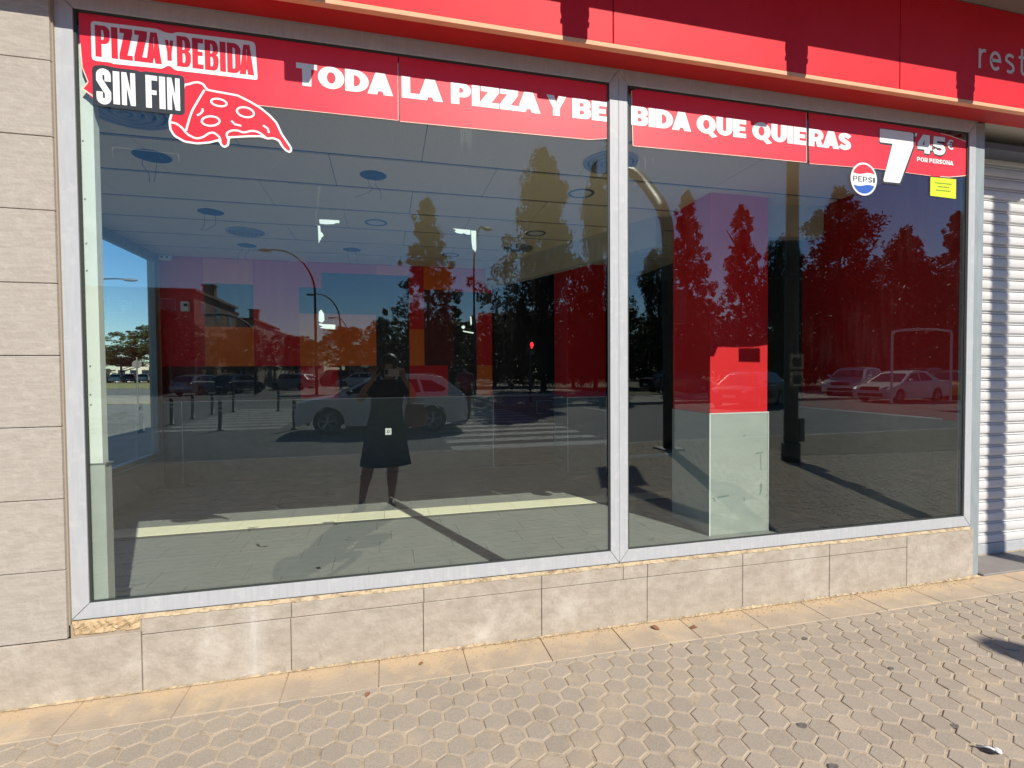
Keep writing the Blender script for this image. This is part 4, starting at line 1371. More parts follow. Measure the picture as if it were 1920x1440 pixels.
pm = D.materials.new("hexagonal_pavers")
pm.use_nodes = True
nt = pm.node_tree
b = nt.nodes["Principled BSDF"]; b.inputs["Roughness"].default_value = 0.88
at = N(nt, "ShaderNodeAttribute", attribute_name="tone")
tc = N(nt, "ShaderNodeTexCoord")
n1 = N(nt, "ShaderNodeTexNoise", in_Scale=190.0, in_Detail=3.0)
n2 = N(nt, "ShaderNodeTexNoise", in_Scale=3.0, in_Detail=9.0, in_Roughness=.7)
n4 = N(nt, "ShaderNodeTexVoronoi", in_Scale=26.0)
for n_ in (n1, n2, n4): nt.links.new(tc.outputs["Object"], n_.inputs[0])
cr = N(nt, "ShaderNodeValToRGB")
cr.color_ramp.elements[0].color = (0.335, 0.283, 0.225, 1); cr.color_ramp.elements[1].color = (0.425, 0.362, 0.288, 1)
e_ = cr.color_ramp.elements.new(0.5); e_.color = (0.38, 0.322, 0.255, 1)
nt.links.new(at.outputs["Fac"], cr.inputs[0])
m1 = N(nt, "ShaderNodeMix", data_type='RGBA', blend_type='MULTIPLY'); m1.inputs[0].default_value = .55
r1 = N(nt, "ShaderNodeMapRange", in_1=.3, in_2=.7, in_3=.72, in_4=1.25)
nt.links.new(n1.outputs[0], r1.inputs[0]); nt.links.new(cr.outputs[0], m1.inputs[6]); nt.links.new(r1.outputs[0], m1.inputs[7])
m2 = N(nt, "ShaderNodeMix", data_type='RGBA'); m2.inputs[7].default_value = (0.60, 0.46, 0.30, 1)
r2 = N(nt, "ShaderNodeMapRange", in_1=.52, in_2=.78, in_4=.7)
nt.links.new(n2.outputs[0], r2.inputs[0]); nt.links.new(r2.outputs[0], m2.inputs[0]); nt.links.new(m1.outputs[2], m2.inputs[6])
nt.links.new(m2.outputs[2], b.inputs["Base Color"])
bp = N(nt, "ShaderNodeBump", in_Strength=.45, in_Distance=.003)
nt.links.new(n1.outputs[0], bp.inputs["Height"]); nt.links.new(bp.outputs[0], b.inputs["Normal"])

rng = np.random.default_rng(3)
PX, PY = 0.1038, 0.0892
R_ = PX / math.sqrt(3)
V, F_, T_ = [], [], []
nxc, nyc = int(17.5 / PX), int(6.16 / PY)
ang = np.radians([30, 90, 150, 210, 270, 330])
hx = np.cos(ang); hy = np.sin(ang)
warp = lambda x, y: .006 * math.sin(x * 1.3 + y * 2) + .004 * math.sin(x * 4.1 - y * 3)
y0 = -0.2535
for j in range(nyc):
    yc = -0.345 + .0892 - j * PY
    for i in range(nxc):
        xc = -0.05 - 62 * PX + i * PX + (PX / 2 if j % 2 == 0 else 0)
        near = -2.0 < xc < 4.5 and yc > -1.8
        a = xc + warp(xc, yc) + rng.normal(0, .0011); c = yc + warp(yc, xc) * .6 + rng.normal(0, .0011)
        rot = rng.normal(0, .018); sc = R_ - (.0040 + abs(rng.normal(0, .0012)))
        tx, ty = rng.normal(0, .012), rng.normal(0, .012)
        zc = G0 + rng.normal(0, .0009)
        ca, sa = math.cos(rot), math.sin(rot)
        n0 = len(V)
        skip = False
        for k, s_ in enumerate((1.0, .965, .91)) if near else enumerate((1.0, .93)):
            for m in range(6):
                px_, py_ = (hx[m] * ca - hy[m] * sa) * sc * s_, (hx[m] * sa + hy[m] * ca) * sc * s_
                X_, Y_ = a + px_, c + py_
                if Y_ > -0.2555: Y_ = -0.2555 - (1 - s_) * .03
                zt = zc + tx * px_ + ty * py_
                z_ = [G0 - .012, zt - .0016, zt][k] if near else [G0 - .009, zt][k]
                V.append((X_, Y_, z_))
        if c - sc > -0.262: del V[n0:]; continue
        L_ = 3 if near else 2
        for k in range(L_ - 1):
            for m in range(6):
                m2_ = (m + 1) % 6
                F_.append((n0 + k * 6 + m, n0 + k * 6 + m2_, n0 + (k + 1) * 6 + m2_, n0 + (k + 1) * 6 + m))
        F_.append(tuple(n0 + (L_ - 1) * 6 + m for m in range(6)))
        tone = float(np.clip(rng.normal(.5, .15), 0, 1))
        T_ += [tone] * (L_ * 6)
me = D.meshes.new("pavement"); me.from_pydata(V, [], F_); me.materials.append(pm)
at_ = me.attributes.new("tone", 'FLOAT', 'POINT'); at_.data.foreach_set("value", T_)
me.update()
o = D.objects.new("pavement", me); COL.objects.link(o); tag(o, kind='structure')
# dusty strip by the kerb under the street trees
mb = MB()
mb.add([(6.5, -4.35, G0 + .004), (14, -3.6, G0 + .004), (60, -3.6, G0 + .004), (60, -6.41, G0 + .004), (7.2, -6.41, G0 + .004)], [(0, 4, 3, 2, 1)])
tag(mb.build("dirt_strip", MT['dirt']), kind='structure')
mb = MB()
sheet(mb, 11.3, 60, -3.6, -0.26, G0 + .001)
tag(mb.build("pavement_extension", MT['concrete']), kind='structure')

# things lying on the pavement
k = 0
for (x, y, r, lb) in [(2.127, -.39, .022, "old black gum spot nearest the plinth, on a paver right of centre"), (1.595, -.935, .026, "largest dark gum spot, on a paver near the bottom edge"),
                      (2.308, -.716, .018, "dark gum spot in the middle of the pavers at right"), (2.175, -1.088, .022, "dark gum spot beside the fallen feather"), (1.535, -1.138, .024, "dark gum spot cut by the bottom edge of the picture")]:
    m_ = MB(); rnd = random.Random(k); k += 1
    ph = rnd.uniform(0, 6)
    top = [(r * .8 * (1 + .1 * math.sin(a * PI / 6 + ph)) * math.cos(a * PI / 12), r * .62 * (1 + .12 * math.sin(a * PI / 4 + ph)) * math.sin(a * PI / 12)) for a in range(24)]
    m_.rings([[(p[0], p[1], .0) for p in top], [(p[0] * .8, p[1] * .8, .0010) for p in top]], True, True)
    o = m_.build("gum_spot", MT['gum']); o.location = (x, y, G0 + .0015); tag(o, lb, "gum", "old gum spots on the pavers")


def dead_leaf(x, y, rz, s, lb):
    m_ = MB()
    pts = []
    for i in range(9):
        t_ = i / 8; w = math.sin(t_ * PI) ** .7 * .35
        pts.append(((t_ - .5), w)); 
    vs = []; fs = []
    for i, (a, w) in enumerate(pts):
        cz = .10 * math.sin(a * 5) + .08
        vs += [(a * s, -w * s * .9, (cz + .22 * w) * s), (a * s, 0, cz * s * .55), (a * s, w * s, (cz + .3 * w) * s)]
    for i in range(8):
        fs += [(i * 3, i * 3 + 3, i * 3 + 4, i * 3 + 1), (i * 3 + 1, i * 3 + 4, i * 3 + 5, i * 3 + 2)]
    m_.add(vs, fs)
    o = m_.build("dead_leaf", MT['leafa'], smooth=True); o.location = (x, y, G0 + .002); o.rotation_euler = (0, 0, rz)
    tag(o, lb, "leaf", "fallen leaves by the plinth")


dead_leaf(0.145, -.12, .5, .028, "brown fallen leaf on the border slab left of centre")
dead_leaf(1.42, -.10, 2.2, .05, "curled reddish fallen leaf against the plinth below the mullion")
dead_leaf(1.62, -.15, -.4, .045, "flat brown fallen leaf on the slab right of the mullion")
dead_leaf(-.10, -.30, 1.2, .03, "small dark twiggy leaf in the first row of pavers")
t = empty("feather", (2.15, -1.225, G0 + .004), -.9, "black and white bird feather lying on the pavers, lower right corner", "feather")
m_ = MB()
for i in range(12):
    t_ = i / 11
for s_ in (-1, 1):
    m_.add([(-.045, 0, .003), (-.02, s_ * .012, .006), (.02, s_ * .014, .007), (.045, s_ * .004, .004), (.0, 0, .010)], [(0, 1, 4), (1, 2, 4), (2, 3, 4)] if s_ > 0 else [(0, 4, 1), (1, 4, 2), (2, 4, 3)])
m_.build("dark_vane", MT['trim'], t)
t.scale = (.62, 1.5, 1.3)
m_ = MB(); m_.tube([(-.06, 0, .004), (.0, 0, .011), (.055, 0, .006)], .003, 6); m_.ell((.035, .004, .008), (.02, .010, .005)); m_.build("white_vane", MT['letter'], t, smooth=True)
# dry weeds at the foot of the wall
rnd = random.Random(12)
mb = MB()
for k in range(520):
    c = rnd.choice([-.05, .3, .62, .80, 1.1, 1.75, 2.1, 2.45, 2.7, 2.95, 3.3, 3.5, 3.62, 3.75])
    x = c + rnd.gauss(0, .10); y = -0.030 - abs(rnd.gauss(0, .022))
    if x > 3.84: continue
    h = rnd.uniform(.004, .022) * (1.6 if x > 3.2 else 1); a = rnd.uniform(0, 2 * PI)
    dx, dy = math.cos(a) * h * 1.2, -abs(math.sin(a)) * h * 1.2
    w = .0012
    mb.add([(x - w, y, G0), (x + w, y, G0), (x + dx, y + dy, G0 + h)], [(0, 1, 2)])
tag(mb.build("dry_weeds", MT['twig']), "wisps of dry weed and litter along the foot of the stone plinth", "weeds", kind='stuff')
rnd = random.Random(13)
mb = MB()
for k in range(900):
    x = rnd.uniform(-2.2, 3.9); y = -0.03 - abs(rnd.gauss(0, .05)) - (rnd.random() < .12) * rnd.uniform(0, 1.2)
    r = rnd.uniform(.0008, .0032)
    mb.ell((x, y, G0 + r * .5 + .001), (r * 1.3, r, r * .7), 5, 3)
tag(mb.build("sand_grit", MT['mortar']), "sandy grit and crumbs scattered by the foot of the wall", "grit", kind='stuff')


# ------------------------------------------------------------------ trees
def crown_mesh(name, prof, seed, clumps, leaves, lsize, m, up=.5, gap=.0):
    """unit tree: height 1, max radius .5; prof(h) radius at height"""
    rg = np.random.default_rng(seed)
    vs = []
    h0, h1 = prof['h']
    cl = []
    tries = 0
    while len(cl) < clumps and tries < clumps * 20:
        tries += 1
        h = rg.uniform(h0, h1)
        r = prof['f']((h - h0) / (h1 - h0)) * .5
        if rg.uniform() > (r * 2) ** .8 + .12: continue
        a = rg.uniform(0, 2 * PI)
        rr_ = r * max(.35, 1 + .26 * math.sin(2 * a + 8 * h + seed) + .16 * math.sin(5 * a - 21 * h) + rg.normal(0, .17))
        q = math.sqrt(rg.uniform(.05, 1.0)) * rr_
        cl.append((q * math.cos(a), q * math.sin(a), h, r * (.55 if q > r * .9 else 1)))
    for (cx, cy, ch, r) in cl:
        cs = prof['c'] * rg.uniform(.35, 1.1) * (0.5 + r)
        asp = prof['a']
        n = int(leaves * rg.uniform(.6, 1.3))
        p = rg.normal(0, 1, (n, 3)); p /= np.linalg.norm(p, axis=1)[:, None] + 1e-6
        p *= (rg.uniform(.15, 1, (n, 1)) ** .5) * cs
        p[:, 2] *= asp * .6
        for q in p:
            c = np.array([cx + q[0], cy + q[1], ch + q[2]])
            d1 = rg.normal(0, 1, 3); d1[2] = d1[2] * .6 + up; d1 /= np.linalg.norm(d1)
            d2 = np.cross(d1, rg.normal(0, 1, 3)); d2 /= np.linalg.norm(d2) + 1e-6
            L = lsize * rg.uniform(.6, 1.5)
            e1, e2 = d1 * L, d2 * L * .38
            e1 = e1 * [1, 1, .45]; e2 = e2 * [1, 1, .45]
            vs += [c - e1, c + e2, c + e1, c - e2]
    n = len(vs) // 4
    me = D.meshes.new(name)
    me.from_pydata([tuple(v) for v in vs], [], [(4 * i, 4 * i + 1, 4 * i + 2, 4 * i + 3) for i in range(n)])
    me.materials.append(m)
    me.update()
    return me


def trunk_mesh(h, seed, limbs=6):
    rnd = random.Random(seed)
    m_ = MB()
    path = [(0, 0, -.02), (.006, .0, .15), (-.006, .006, .4), (.003, -.003, .65), (0, 0, h)]
    m_.tube(smooth_path(path, 3), [.030 - .0021 * i for i in range(13)], 8)
    for k in range(limbs):
        a = rnd.uniform(0, 2 * PI); z = rnd.uniform(.22, h * .8); L = rnd.uniform(.14, .3)
        m_.tube([(0, 0, z), (math.cos(a) * L * .5, math.sin(a) * L * .5, z + .05), (math.cos(a) * L, math.sin(a) * L, z + .12)], [.012, .008, .003], 5)
    return m_.mesh("trunk", MT['bark'])


f_col = lambda t: (min(1, (1.02 - t) * 1.5) ** .8) * (.86 + .14 * math.sin(t * 17)) * min(1, .8 + t * 3)
f_cone = lambda t: max(0, 1 - t) ** .62 * min(1, .75 + t * 3) * (.86 + .14 * math.sin(t * 22))
f_broad = lambda t: math.sin(min(1, max(0, t * .92 + .08)) * PI) ** .55
f_round = lambda t: math.sin(min(1, t * .85 + .12) * PI) ** .5
TK = {
    'feather': (crown_mesh("crown", {'h': (.06, 1.0), 'f': f_col, 'c': .12, 'a': 1.1}, 1, 420, 62, .020, MT['leafd'], .9), trunk_mesh(.93, 1)),
    'column': (crown_mesh("crown", {'h': (.05, 1.0), 'f': f_col, 'c': .13, 'a': 1.0}, 2, 420, 62, .020, MT['leafd'], 1.1), trunk_mesh(.9, 2)),
    'cone': (crown_mesh("crown", {'h': (.08, 1.0), 'f': f_cone, 'c': .10, 'a': .7}, 3, 420, 62, .019, MT['leafd'], .3), trunk_mesh(.95, 3)),
    'broad': (crown_mesh("crown", {'h': (.18, .97), 'f': f_broad, 'c': .15, 'a': .9}, 4, 190, 75, .026, MT['leafm'], .3), trunk_mesh(.75, 4, 9)),
    'round': (crown_mesh("crown", {'h': (.28, .95), 'f': f_round, 'c': .15, 'a': .9}, 5, 170, 80, .028, MT['leafm'], .2), trunk_mesh(.6, 5, 8)),
    'pine': (crown_mesh("crown", {'h': (.45, .93), 'f': f_round, 'c': .14, 'a': .8}, 6, 190, 90, .024, MT['leafp'], .3), trunk_mesh(.7, 6, 9)),
}


def tree(x, y, h, w, kind, label, group, rz=0, z=-.1, name="tree"):
    t = empty(name, (x, y, z), rz, label, "tree", group)
    c = D.objects.new("crown", TK[kind][0]); COL.objects.link(c); c.parent = t; c.scale = (w, w, h)
    c = D.objects.new("trunk", TK[kind][1]); COL.objects.link(c); c.parent = t; c.scale = (max(w, h * .35),) * 2 + (h,)


GT = "park trees reflected in the shop glass"
TR = [
    (2.95, 34, 13.7, 4.7, 'cone', "tall dark cone shaped tree reflected behind the woman with the phone", .3),
    (10.8, 32, 17.3, 6.2, 'feather', "tallest ragged dark tree, reflected left of the mullion beside the red signal", 1.2),
    (16.5, 36, 18.4, 3.4, 'feather', "slim tall tree reflected just left of the mullion behind the traffic light arm", 2.0),
    (23.6, 34, 15.8, 4.4, 'cone', "narrow pointed tree reflected above the left side of the sunlit pillar", .8),
    (18.7, 30, 10.2, 3.4, 'broad', "low loose tree reflected just right of the mullion", .1),
    (30.2, 36, 15.8, 4.6, 'cone', "spiky conical tree reflected on the upper red pillar", 2.4),
    (34.3, 30, 15.4, 7.4, 'column', "broad heavy tree reflected right of the second lamp pole", 1.7),
    (31.6, 33, 12.6, 3.6, 'broad', "mid height tree reflected behind the second lamp pole", 2.9),
    (43.4, 32, 13.5, 6.8, 'column', "bushy tree reflected below the lime notice", .4),
    (49.2, 32, 15.3, 5.0, 'cone', "pointed tree reflected at the far right edge of the window", 1.1),
    (18.8, 45, 9.8, 2.8, 'broad', "small light tree reflected on the red back pillar", .6),
    (13.5, 60, 9.4, 2.4, 'column', "small distant cypress reflected right of the tall street lamp", .5),
    (16.0, 60, 8.8, 2.6, 'cone', "small distant tree reflected next to the cypress", 1.9),
    (-0.4, 48, 6.9, 2.8, 'broad', "small tree with thin branches reflected left of the big cone tree", .2),
    (-6.4, 85, 9.3, 8.6, 'round', "round headed street tree reflected over the lower left tape corner", .9),
    (10.4, 60, 8.4, 2.6, 'cone', "little pointed tree reflected between the cone tree and the tall lamp", 2.2),
    (-16.4, 42, 6.6, 4.2, 'broad', "street tree reflected in front of the nearest block of flats", .3),
    (-13.0, 50, 6.0, 5.0, 'round', "bushy street tree reflected in front of the flats with chimneys", 1.3),
    (-12.4, 75, 7.0, 6.5, 'round', "street tree reflected before the long receding terrace", 2.3),
    (38.5, 40, 11.5, 9.0, 'round', "dense low crowned tree reflected above the white estate car", .2),
    (46.5, 40, 10.5, 9.0, 'round', "dense low crowned tree reflected above the white saloon", 1.0),
    (54.5, 38, 11.5, 8.0, 'round', "dense low crowned tree reflected at the right frame edge", 1.9),
    (27.0, 40, 8.5, 6.0, 'broad', "leafy tree reflected behind the sunlit pillar", 2.6),
    (21.5, 42, 7.6, 6.0, 'broad', "low tree reflected behind the traffic light mast", .7),
    (10.2, 46, 7.4, 6.5, 'round', "shady park tree reflected left of the red pedestrian light", .4),
    (13.9, 46, 7.8, 6.5, 'round', "shady park tree reflected around the red pedestrian light", 1.5),
    (17.6, 44, 7.0, 6.0, 'round', "shady park tree reflected right of the red pedestrian light", 2.5),
    (6.9, 52, 7.2, 6.0, 'round', "shady park tree reflected above the man in maroon", .1),
    (31.0, 44, 7.5, 7.5, 'round', "low spreading tree reflected between the pillar and the second pole", 1.4),
    (3.6, 56, 6.4, 6.0, 'round', "distant rounded tree reflected behind the white car roof", 2.1),
]
for (x, yv, h, w, kd, lb, rz) in TR:
    tree(x, .1 - yv, h, w * (1.28 if kd in ('cone', 'feather', 'column') else 1.12), kd, lb, GT, rz)
# the wood closing the view behind the park reads as one mass
rg = np.random.default_rng(21)
vs = []
for k in range(430):
    X_ = rg.uniform(-2, 150); dep = 62 + X_ * .12 + rg.uniform(0, 14)
    top = 7.0 + 2.2 * math.sin(X_ * .35) + 1.4 * math.sin(X_ * .9 + 1) + rg.uniform(-1, 1.2)
    for q in range(46):
        c = np.array([X_ + rg.normal(0, 1.5), -dep + rg.normal(0, 1.2), rg.uniform(.3, top) - .1])
        d1 = rg.normal(0, 1, 3); d1 /= np.linalg.norm(d1); d2 = np.cross(d1, rg.normal(0, 1, 3)); d2 /= np.linalg.norm(d2)
        L = rg.uniform(.35, .8)
        vs += [c - d1 * L, c + d2 * L * .5, c + d1 * L, c - d2 * L * .5]
me = D.meshes.new("distant_wood")
me.from_pydata([tuple(v) for v in vs], [], [(4 * i, 4 * i + 1, 4 * i + 2, 4 * i + 3) for i in range(len(vs) // 4)])
me.materials.append(MT['leafd'])
o = D.objects.new("distant_wood", me); COL.objects.link(o)
tag(o, "dark line of far off trees closing the park in the reflection", "wood", kind='stuff')
rnd = random.Random(44)
GP = "stone pines beyond the road at left"
for x, y, h, w, lb in [(-47.5, 92, 6.6, 9, "low stone pine at the far left of the side window view"), (-40.5, 90, 6.3, 8.5, "stone pine in the middle of the side window view"),
                       (-34.5, 88, 9.6, 9.5, "taller stone pine at the right of the side window view"), (-53, 104, 8.0, 10, "stone pine standing behind the others, beyond the red car"),
                       (-30, 96, 9.5, 10, "stone pine hidden partly by the side window frame")]:
    tree(x, y, h, w, 'pine', lb, GP, rnd.uniform(0, 3), name="pine_tree")
# low shrubs by the bollards
sh_me = crown_mesh("foliage", {'h': (.0, .9), 'f': f_round, 'c': .2, 'a': 1.0}, 9, 40, 40, .05, MT['leafp'], .4)
for x, y, lb in [(-7.2, -12.8, "thin dry shrub reflected beside the leftmost bollard"), (-7.4, -14.2, "thin dry shrub reflected behind the leftmost bollard")]:
    t = empty("shrub", (x, y, -.1), 0, lb, "shrub", "dry shrubs by the crossing")
    c = D.objects.new("foliage", sh_me); COL.objects.link(c); c.parent = t; c.scale = (1.1, 1.1, .5)
    MB().tube([(0, 0, -.05), (0, 0, .25)], .012, 5).build("stem", MT['bark'], t)


# ------------------------------------------------------------------ buildings across the street
def flats(x0, x1, y0, y1, h, label, wm, floors, face_x=True, roof=None, chim=(), z=-.1):
    """block of flats; front (towards the crossing) on the +y side, flank on the +x side"""
    t = empty("apartment_block", ((x0 + x1) / 2, (y0 + y1) / 2, z), 0, label, "building", "blocks of flats reflected at left")
    cx, cy = (x0 + x1) / 2, (y0 + y1) / 2
    X0, X1, Y0, Y1 = x0 - cx, x1 - cx, y0 - cy, y1 - cy
    m_ = MB(); m_.box(X0, X1, Y0, Y1, 0, h); m_.build("wall", wm, t)
    rf = MB()
    rf.box(X0 - .25, X1 + .25, Y0 - .25, Y1 + .25, h + .002, h + .22)
    r_ = rf.build("roof", roof or MT['roof'], t)
    for (a, b, hh) in chim:
        c_ = MB(); c_.box(a - .5, a + .5, b - .4, b + .4, h + .225, h + hh); c_.box(a - .6, a + .6, b - .5, b + .5, h + hh + .001, h + hh + .15)
        c_.build("chimney", wm, r_)
    fh = h / floors
    nw = 0
    for f in range(floors):
        zc = f * fh + fh * .55
        L_ = Y1 - Y0
        n_ = max(2, int(L_ / 3.2))
        for i in range(n_):
            yy = Y0 + (i + .5) * L_ / n_
            if nw < 60:
                w_ = MB(); w_.box(X1 - .02, X1 + .03, yy - .55, yy + .55, zc - .65, zc + .65); fo = w_.build("window", MT['wbuild'], t)
                w_ = MB(); w_.box(X1 + .031, X1 + .04, yy - .47, yy + .47, zc - .57, zc + .57); w_.build("pane", MT['pane'], fo)
                nw += 1
        n_ = max(2, int((X1 - X0) / 3.4))
        for i in range(n_):
            xx = X0 + (i + .5) * (X1 - X0) / n_
            w_ = MB(); w_.box(xx - .55, xx + .55, Y1 - .02, Y1 + .03, zc - .65, zc + .65); fo = w_.build("window", MT['wbuild'], t)
            w_ = MB(); w_.box(xx - .47, xx + .47, Y1 + .031, Y1 + .04, zc - .57, zc + .57); w_.build("pane", MT['pane'], fo)
    return t


flats(-38, -15.5, -57, -45, 8.35, "nearest flat roofed block of flats reflected at the left end of the red wall", MT['brick'], 3, roof=MT['brick'], chim=[(10.2, -1.5, 1.6)])
flats(-36, -14.6, -72, -60, 7.5, "second block of flats with several chimneys reflected left of the tall curved lamp", MT['render'], 3, chim=[(4, 2, 1.4), (7.5, 1, 1.2), (9.6, 0, 1.7)])
flats(-34, -15.6, -86, -76, 7.6, "third, paler block of flats with small square windows reflected left", MT['wbuild'], 3, roof=MT['wbuild'], chim=[(5, 2, 1.2)])
flats(-36, -17.2, -150, -92, 7.8, "long receding terrace of flats reflected behind the street trees", MT['brick'], 3, chim=[(7, 22, 1.8), (7, 10, 1.4), (7, -6, 1.6)])
flats(-12, -4, -170, -158, 9.5, "distant block of flats closing the end of the reflected street", MT['render'], 3, chim=[(1, 2, 1.2)])


def kiosk(x, y, w, d, h, rz, label):
    t = empty("low_building", (x, y, -.02), rz, label, "building", "low white buildings beyond the car park")
    m_ = MB(); m_.box(-w / 2, w / 2, -d / 2, d / 2, 0, h); m_.build("wall", MT['wbuild'], t)
    m_ = MB(); m_.box(-w / 2 - .3, w / 2 + .3, -d / 2 - .3, d / 2 + .3, h + .002, h + .25); m_.build("roof", MT['wbuild'], t)
    for i in range(3):
        xx = -w / 2 + (i + .5) * w / 3
        m_ = MB(); m_.box(xx - w / 10, xx + w / 10, -d / 2 - .03, -d / 2 + .02, .05, h * .72); m_.build("doorway", MT['pane'], t)


kiosk(-50.5, 108, 2.6, 3, 2.2, .35, "narrow low white building at the left, under the pines")
kiosk(-45.5, 106, 5.2, 4, 3.0, .35, "low white building with dark doorways behind the traffic sign")
kiosk(-39.8, 104, 4.2, 4, 2.7, .35, "low white building at the right, under the taller pine")


# ------------------------------------------------------------------ street furniture
def curved_lamp(x, y, h, arm, label, adir=(-1, 0), z=0.0, r=.085, group="curved street lamps"):
    t = empty("street_lamp", (x, y, z), 0, label, "street lamp", group)
    m_ = MB()
    pts = [(0, 0, 0), (0, 0, h * .35), (0, 0, h * .70)]
    for k in range(1, 9):
        a = k / 8 * PI / 2
        pts.append((adir[0] * arm * .8 * (1 - math.cos(a)), adir[1] * arm * .8 * (1 - math.cos(a)), h * .70 + h * .28 * math.sin(a)))
    pts.append((adir[0] * arm * .9, adir[1] * arm * .9, h * .978))
    m_.tube(pts, [r * 1.1, r, r * .85] + [r * (.8 - .04 * k) for k in range(9)], 10)
    m_.build("mast", MT['mast'], t, smooth=True)
    m_ = MB(); m_.ell((0, 0, 0), (.42, .17, .10), 14, 8)
    hd = m_.build("lamp_head", MT['steel'], t, smooth=True)
    hd.location = (adir[0] * (arm * .9 + .32), adir[1] * (arm * .9 + .32), h * .972)
    hd.rotation_euler = (0, 0, math.atan2(adir[1], adir[0]))
    m_ = MB(); m_.bbox(-.16, .16, -.16, .16, 0, .05, .01); m_.build("base_plate", MT['steel'], t)


curved_lamp(-4.45, -32.7, 9.5, 2.9, "tall curved street lamp reflected between the flats and the woman", (-1, 0))
curved_lamp(-3.95, -45.0, 8.5, 2.3, "middle curved street lamp reflected just right of the tall one", (-1, 0))
curved_lamp(-4.3, -60, 8.0, 1.7, "smallest and farthest curved street lamp in the reflection", (-1, 0))
curved_lamp(-8.5, -34.5, 5.4, 2.6, "low curved mast reflected in front of the orange wall square", (-1, 0), r=.10)
curved_lamp(5.3, -28.5, 10.7, .9, "tall thin street lamp reflected right of the cone tree", (.85, -.5), r=.07)
curved_lamp(-19.5, 34, 7.5, 4.2, "street lamp seen against the blue sky through the side window", (1, 0))

# second pole with notices
t = empty("lamp_post", (6.065, -3.96, G0), 0, "thick dark lamp post on the pavement reflected near the right wall, with paper notices", "lamp post")
m_ = MB(); m_.tube([(0, 0, 0), (0, 0, .8), (0, 0, 3), (0, 0, 7.2)], [.105, .10, .095, .075], 18); m_.build("pole", MT['mast'], t, smooth=True)
m_ = MB(); m_.tube([(0, 0, 0), (0, 0, .28)], .135, 18); m_.build("base_collar", MT['mast'], t)
m_ = MB(); m_.bbox(-.125, .125, .095, .112, 1.42, 1.66, .003); m_.build("upper_notice", MT['notice'], t)
m_ = MB(); m_.bbox(-.12, .12, .095, .112, 1.16, 1.39, .003); m_.build("lower_notice", MT['notice'], t)
m_ = MB(); m_.box(-.08, .08, .1125, .1135, 1.46, 1.60); m_.box(-.07, .08, .1125, .1135, 1.20, 1.33); m_.build("notice_print", MT['gasket'], t)
m_ = MB(); m_.bbox(.09, .21, -.06, .06, .30, .66, .01); m_.build("junction_box", MT['mast'], t)
m_ = MB(); m_.ell((0, -.5, 7.3), (.2, .5, .1)); m_.build("lamp_head", MT['steel'], t, smooth=True)

# traffic light mast
t = empty("traffic_light", (4.9, -5.53, G0), 0, "curved overhead traffic light mast reflected right of the mullion", "traffic light")
m_ = MB()
pts = smooth_path([(0, 0, 0), (0, 0, 1.6), (-.01, 0, 3.0), (-.02, 0, 3.82), (.08, -.30, 4.28), (.25, -.74, 4.62), (.46, -1.34, 5.0), (.68, -2.04, 5.46), (.84, -2.74, 5.94), (.91, -3.24, 6.21), (.92, -4.24, 6.57), (.91, -4.74, 6.61), (.81, -5.2, 6.55)], 4)
m_.tube(pts, [.10 + .0008 * i for i in range(len(pts))], 14); m_.build("mast", MT['mast'], t, smooth=True)
m_ = MB(); m_.bbox(-.2, .2, -.2, .2, 0, .03, .006); m_.build("base_plate", MT['steel'], t)
SX, SY_, SZ = .80, -5.30, 5.95
h_ = MB(); h_.bbox(SX - .17, SX + .17, SY_, SY_ + .18, SZ - .46, SZ + .42, .03); hd = h_.build("signal_head", MT['lamp'], t)
b_ = MB(); b_.bbox(SX - .31, SX + .31, SY_ + .185, SY_ + .195, SZ - .54, SZ + .50, .02); b_.build("backboard", MT['lamp'], hd)
for k, z_ in enumerate((SZ + .24, SZ, SZ - .24)):
    l_ = MB(); l_.tube([(SX, SY_ - .005, z_), (SX, SY_ - .03, z_)], .10, 16); l_.build("signal_lens", [MT['redlamp'], MT['leafa'], MT['leafm']][k], hd)
    l_ = MB()
    lp_ = [[(SX + .115 * math.cos(a * PI / 10), yy, z_ + .115 * math.sin(a * PI / 10)) for a in range(11)] for yy in (SY_, SY_ - .2)]
    l_.rings(lp_, False, False); l_.build("visor", MT['lamp'], hd)
h_ = MB(); h_.bbox(.06, .30, -.10, .10, 2.25, 2.85, .02); h2_ = h_.build("side_signal_head", MT['lamp'], t)
for z_ in (2.7, 2.45):
    l_ = MB(); l_.tube([(.18, -.105, z_), (.18, -.12, z_)], .08, 14); l_.build("signal_lens", MT['pane'], h2_)

# pedestrian signal with the red figure
t = empty("pedestrian_signal", (6.42, -19.9, 0), 0, "pedestrian light showing a red standing figure, reflected against the black trees", "traffic light")
m_ = MB(); m_.tube([(0, 0, 0), (0, 0, 3.0)], .06, 12); m_.build("post", MT['mast'], t)
m_ = MB(); m_.bbox(-.17, .17, .07, .27, 2.15, 2.85, .02); hd = m_.build("signal_head", MT['lamp'], t)
m_ = MB()
m_.tube([(0, .275, 2.735), (0, .285, 2.735)], .035, 12)
m_.box(-.045, .045, .275, .285, 2.58, 2.695); m_.box(-.04, -.008, .275, .285, 2.47, 2.579); m_.box(.008, .04, .275, .285, 2.47, 2.579)
m_.box(-.08, -.05, .275, .285, 2.57, 2.69); m_.box(.05, .08, .275, .285, 2.57, 2.69)
m_.build("red_figure", MT['sred'], hd)
m_ = MB(); m_.tube([(0, .275, 2.28), (0, .28, 2.28)], .09, 16); m_.build("dark_lens", MT['pane'], hd)
t = empty("traffic_light", (-.25, -19.9, -.1), 0, "small dark traffic light post reflected just left of the woman's head", "traffic light")
m_ = MB(); m_.tube([(0, 0, 0), (0, 0, 2.4)], .055, 12); m_.build("post", MT['mast'], t)
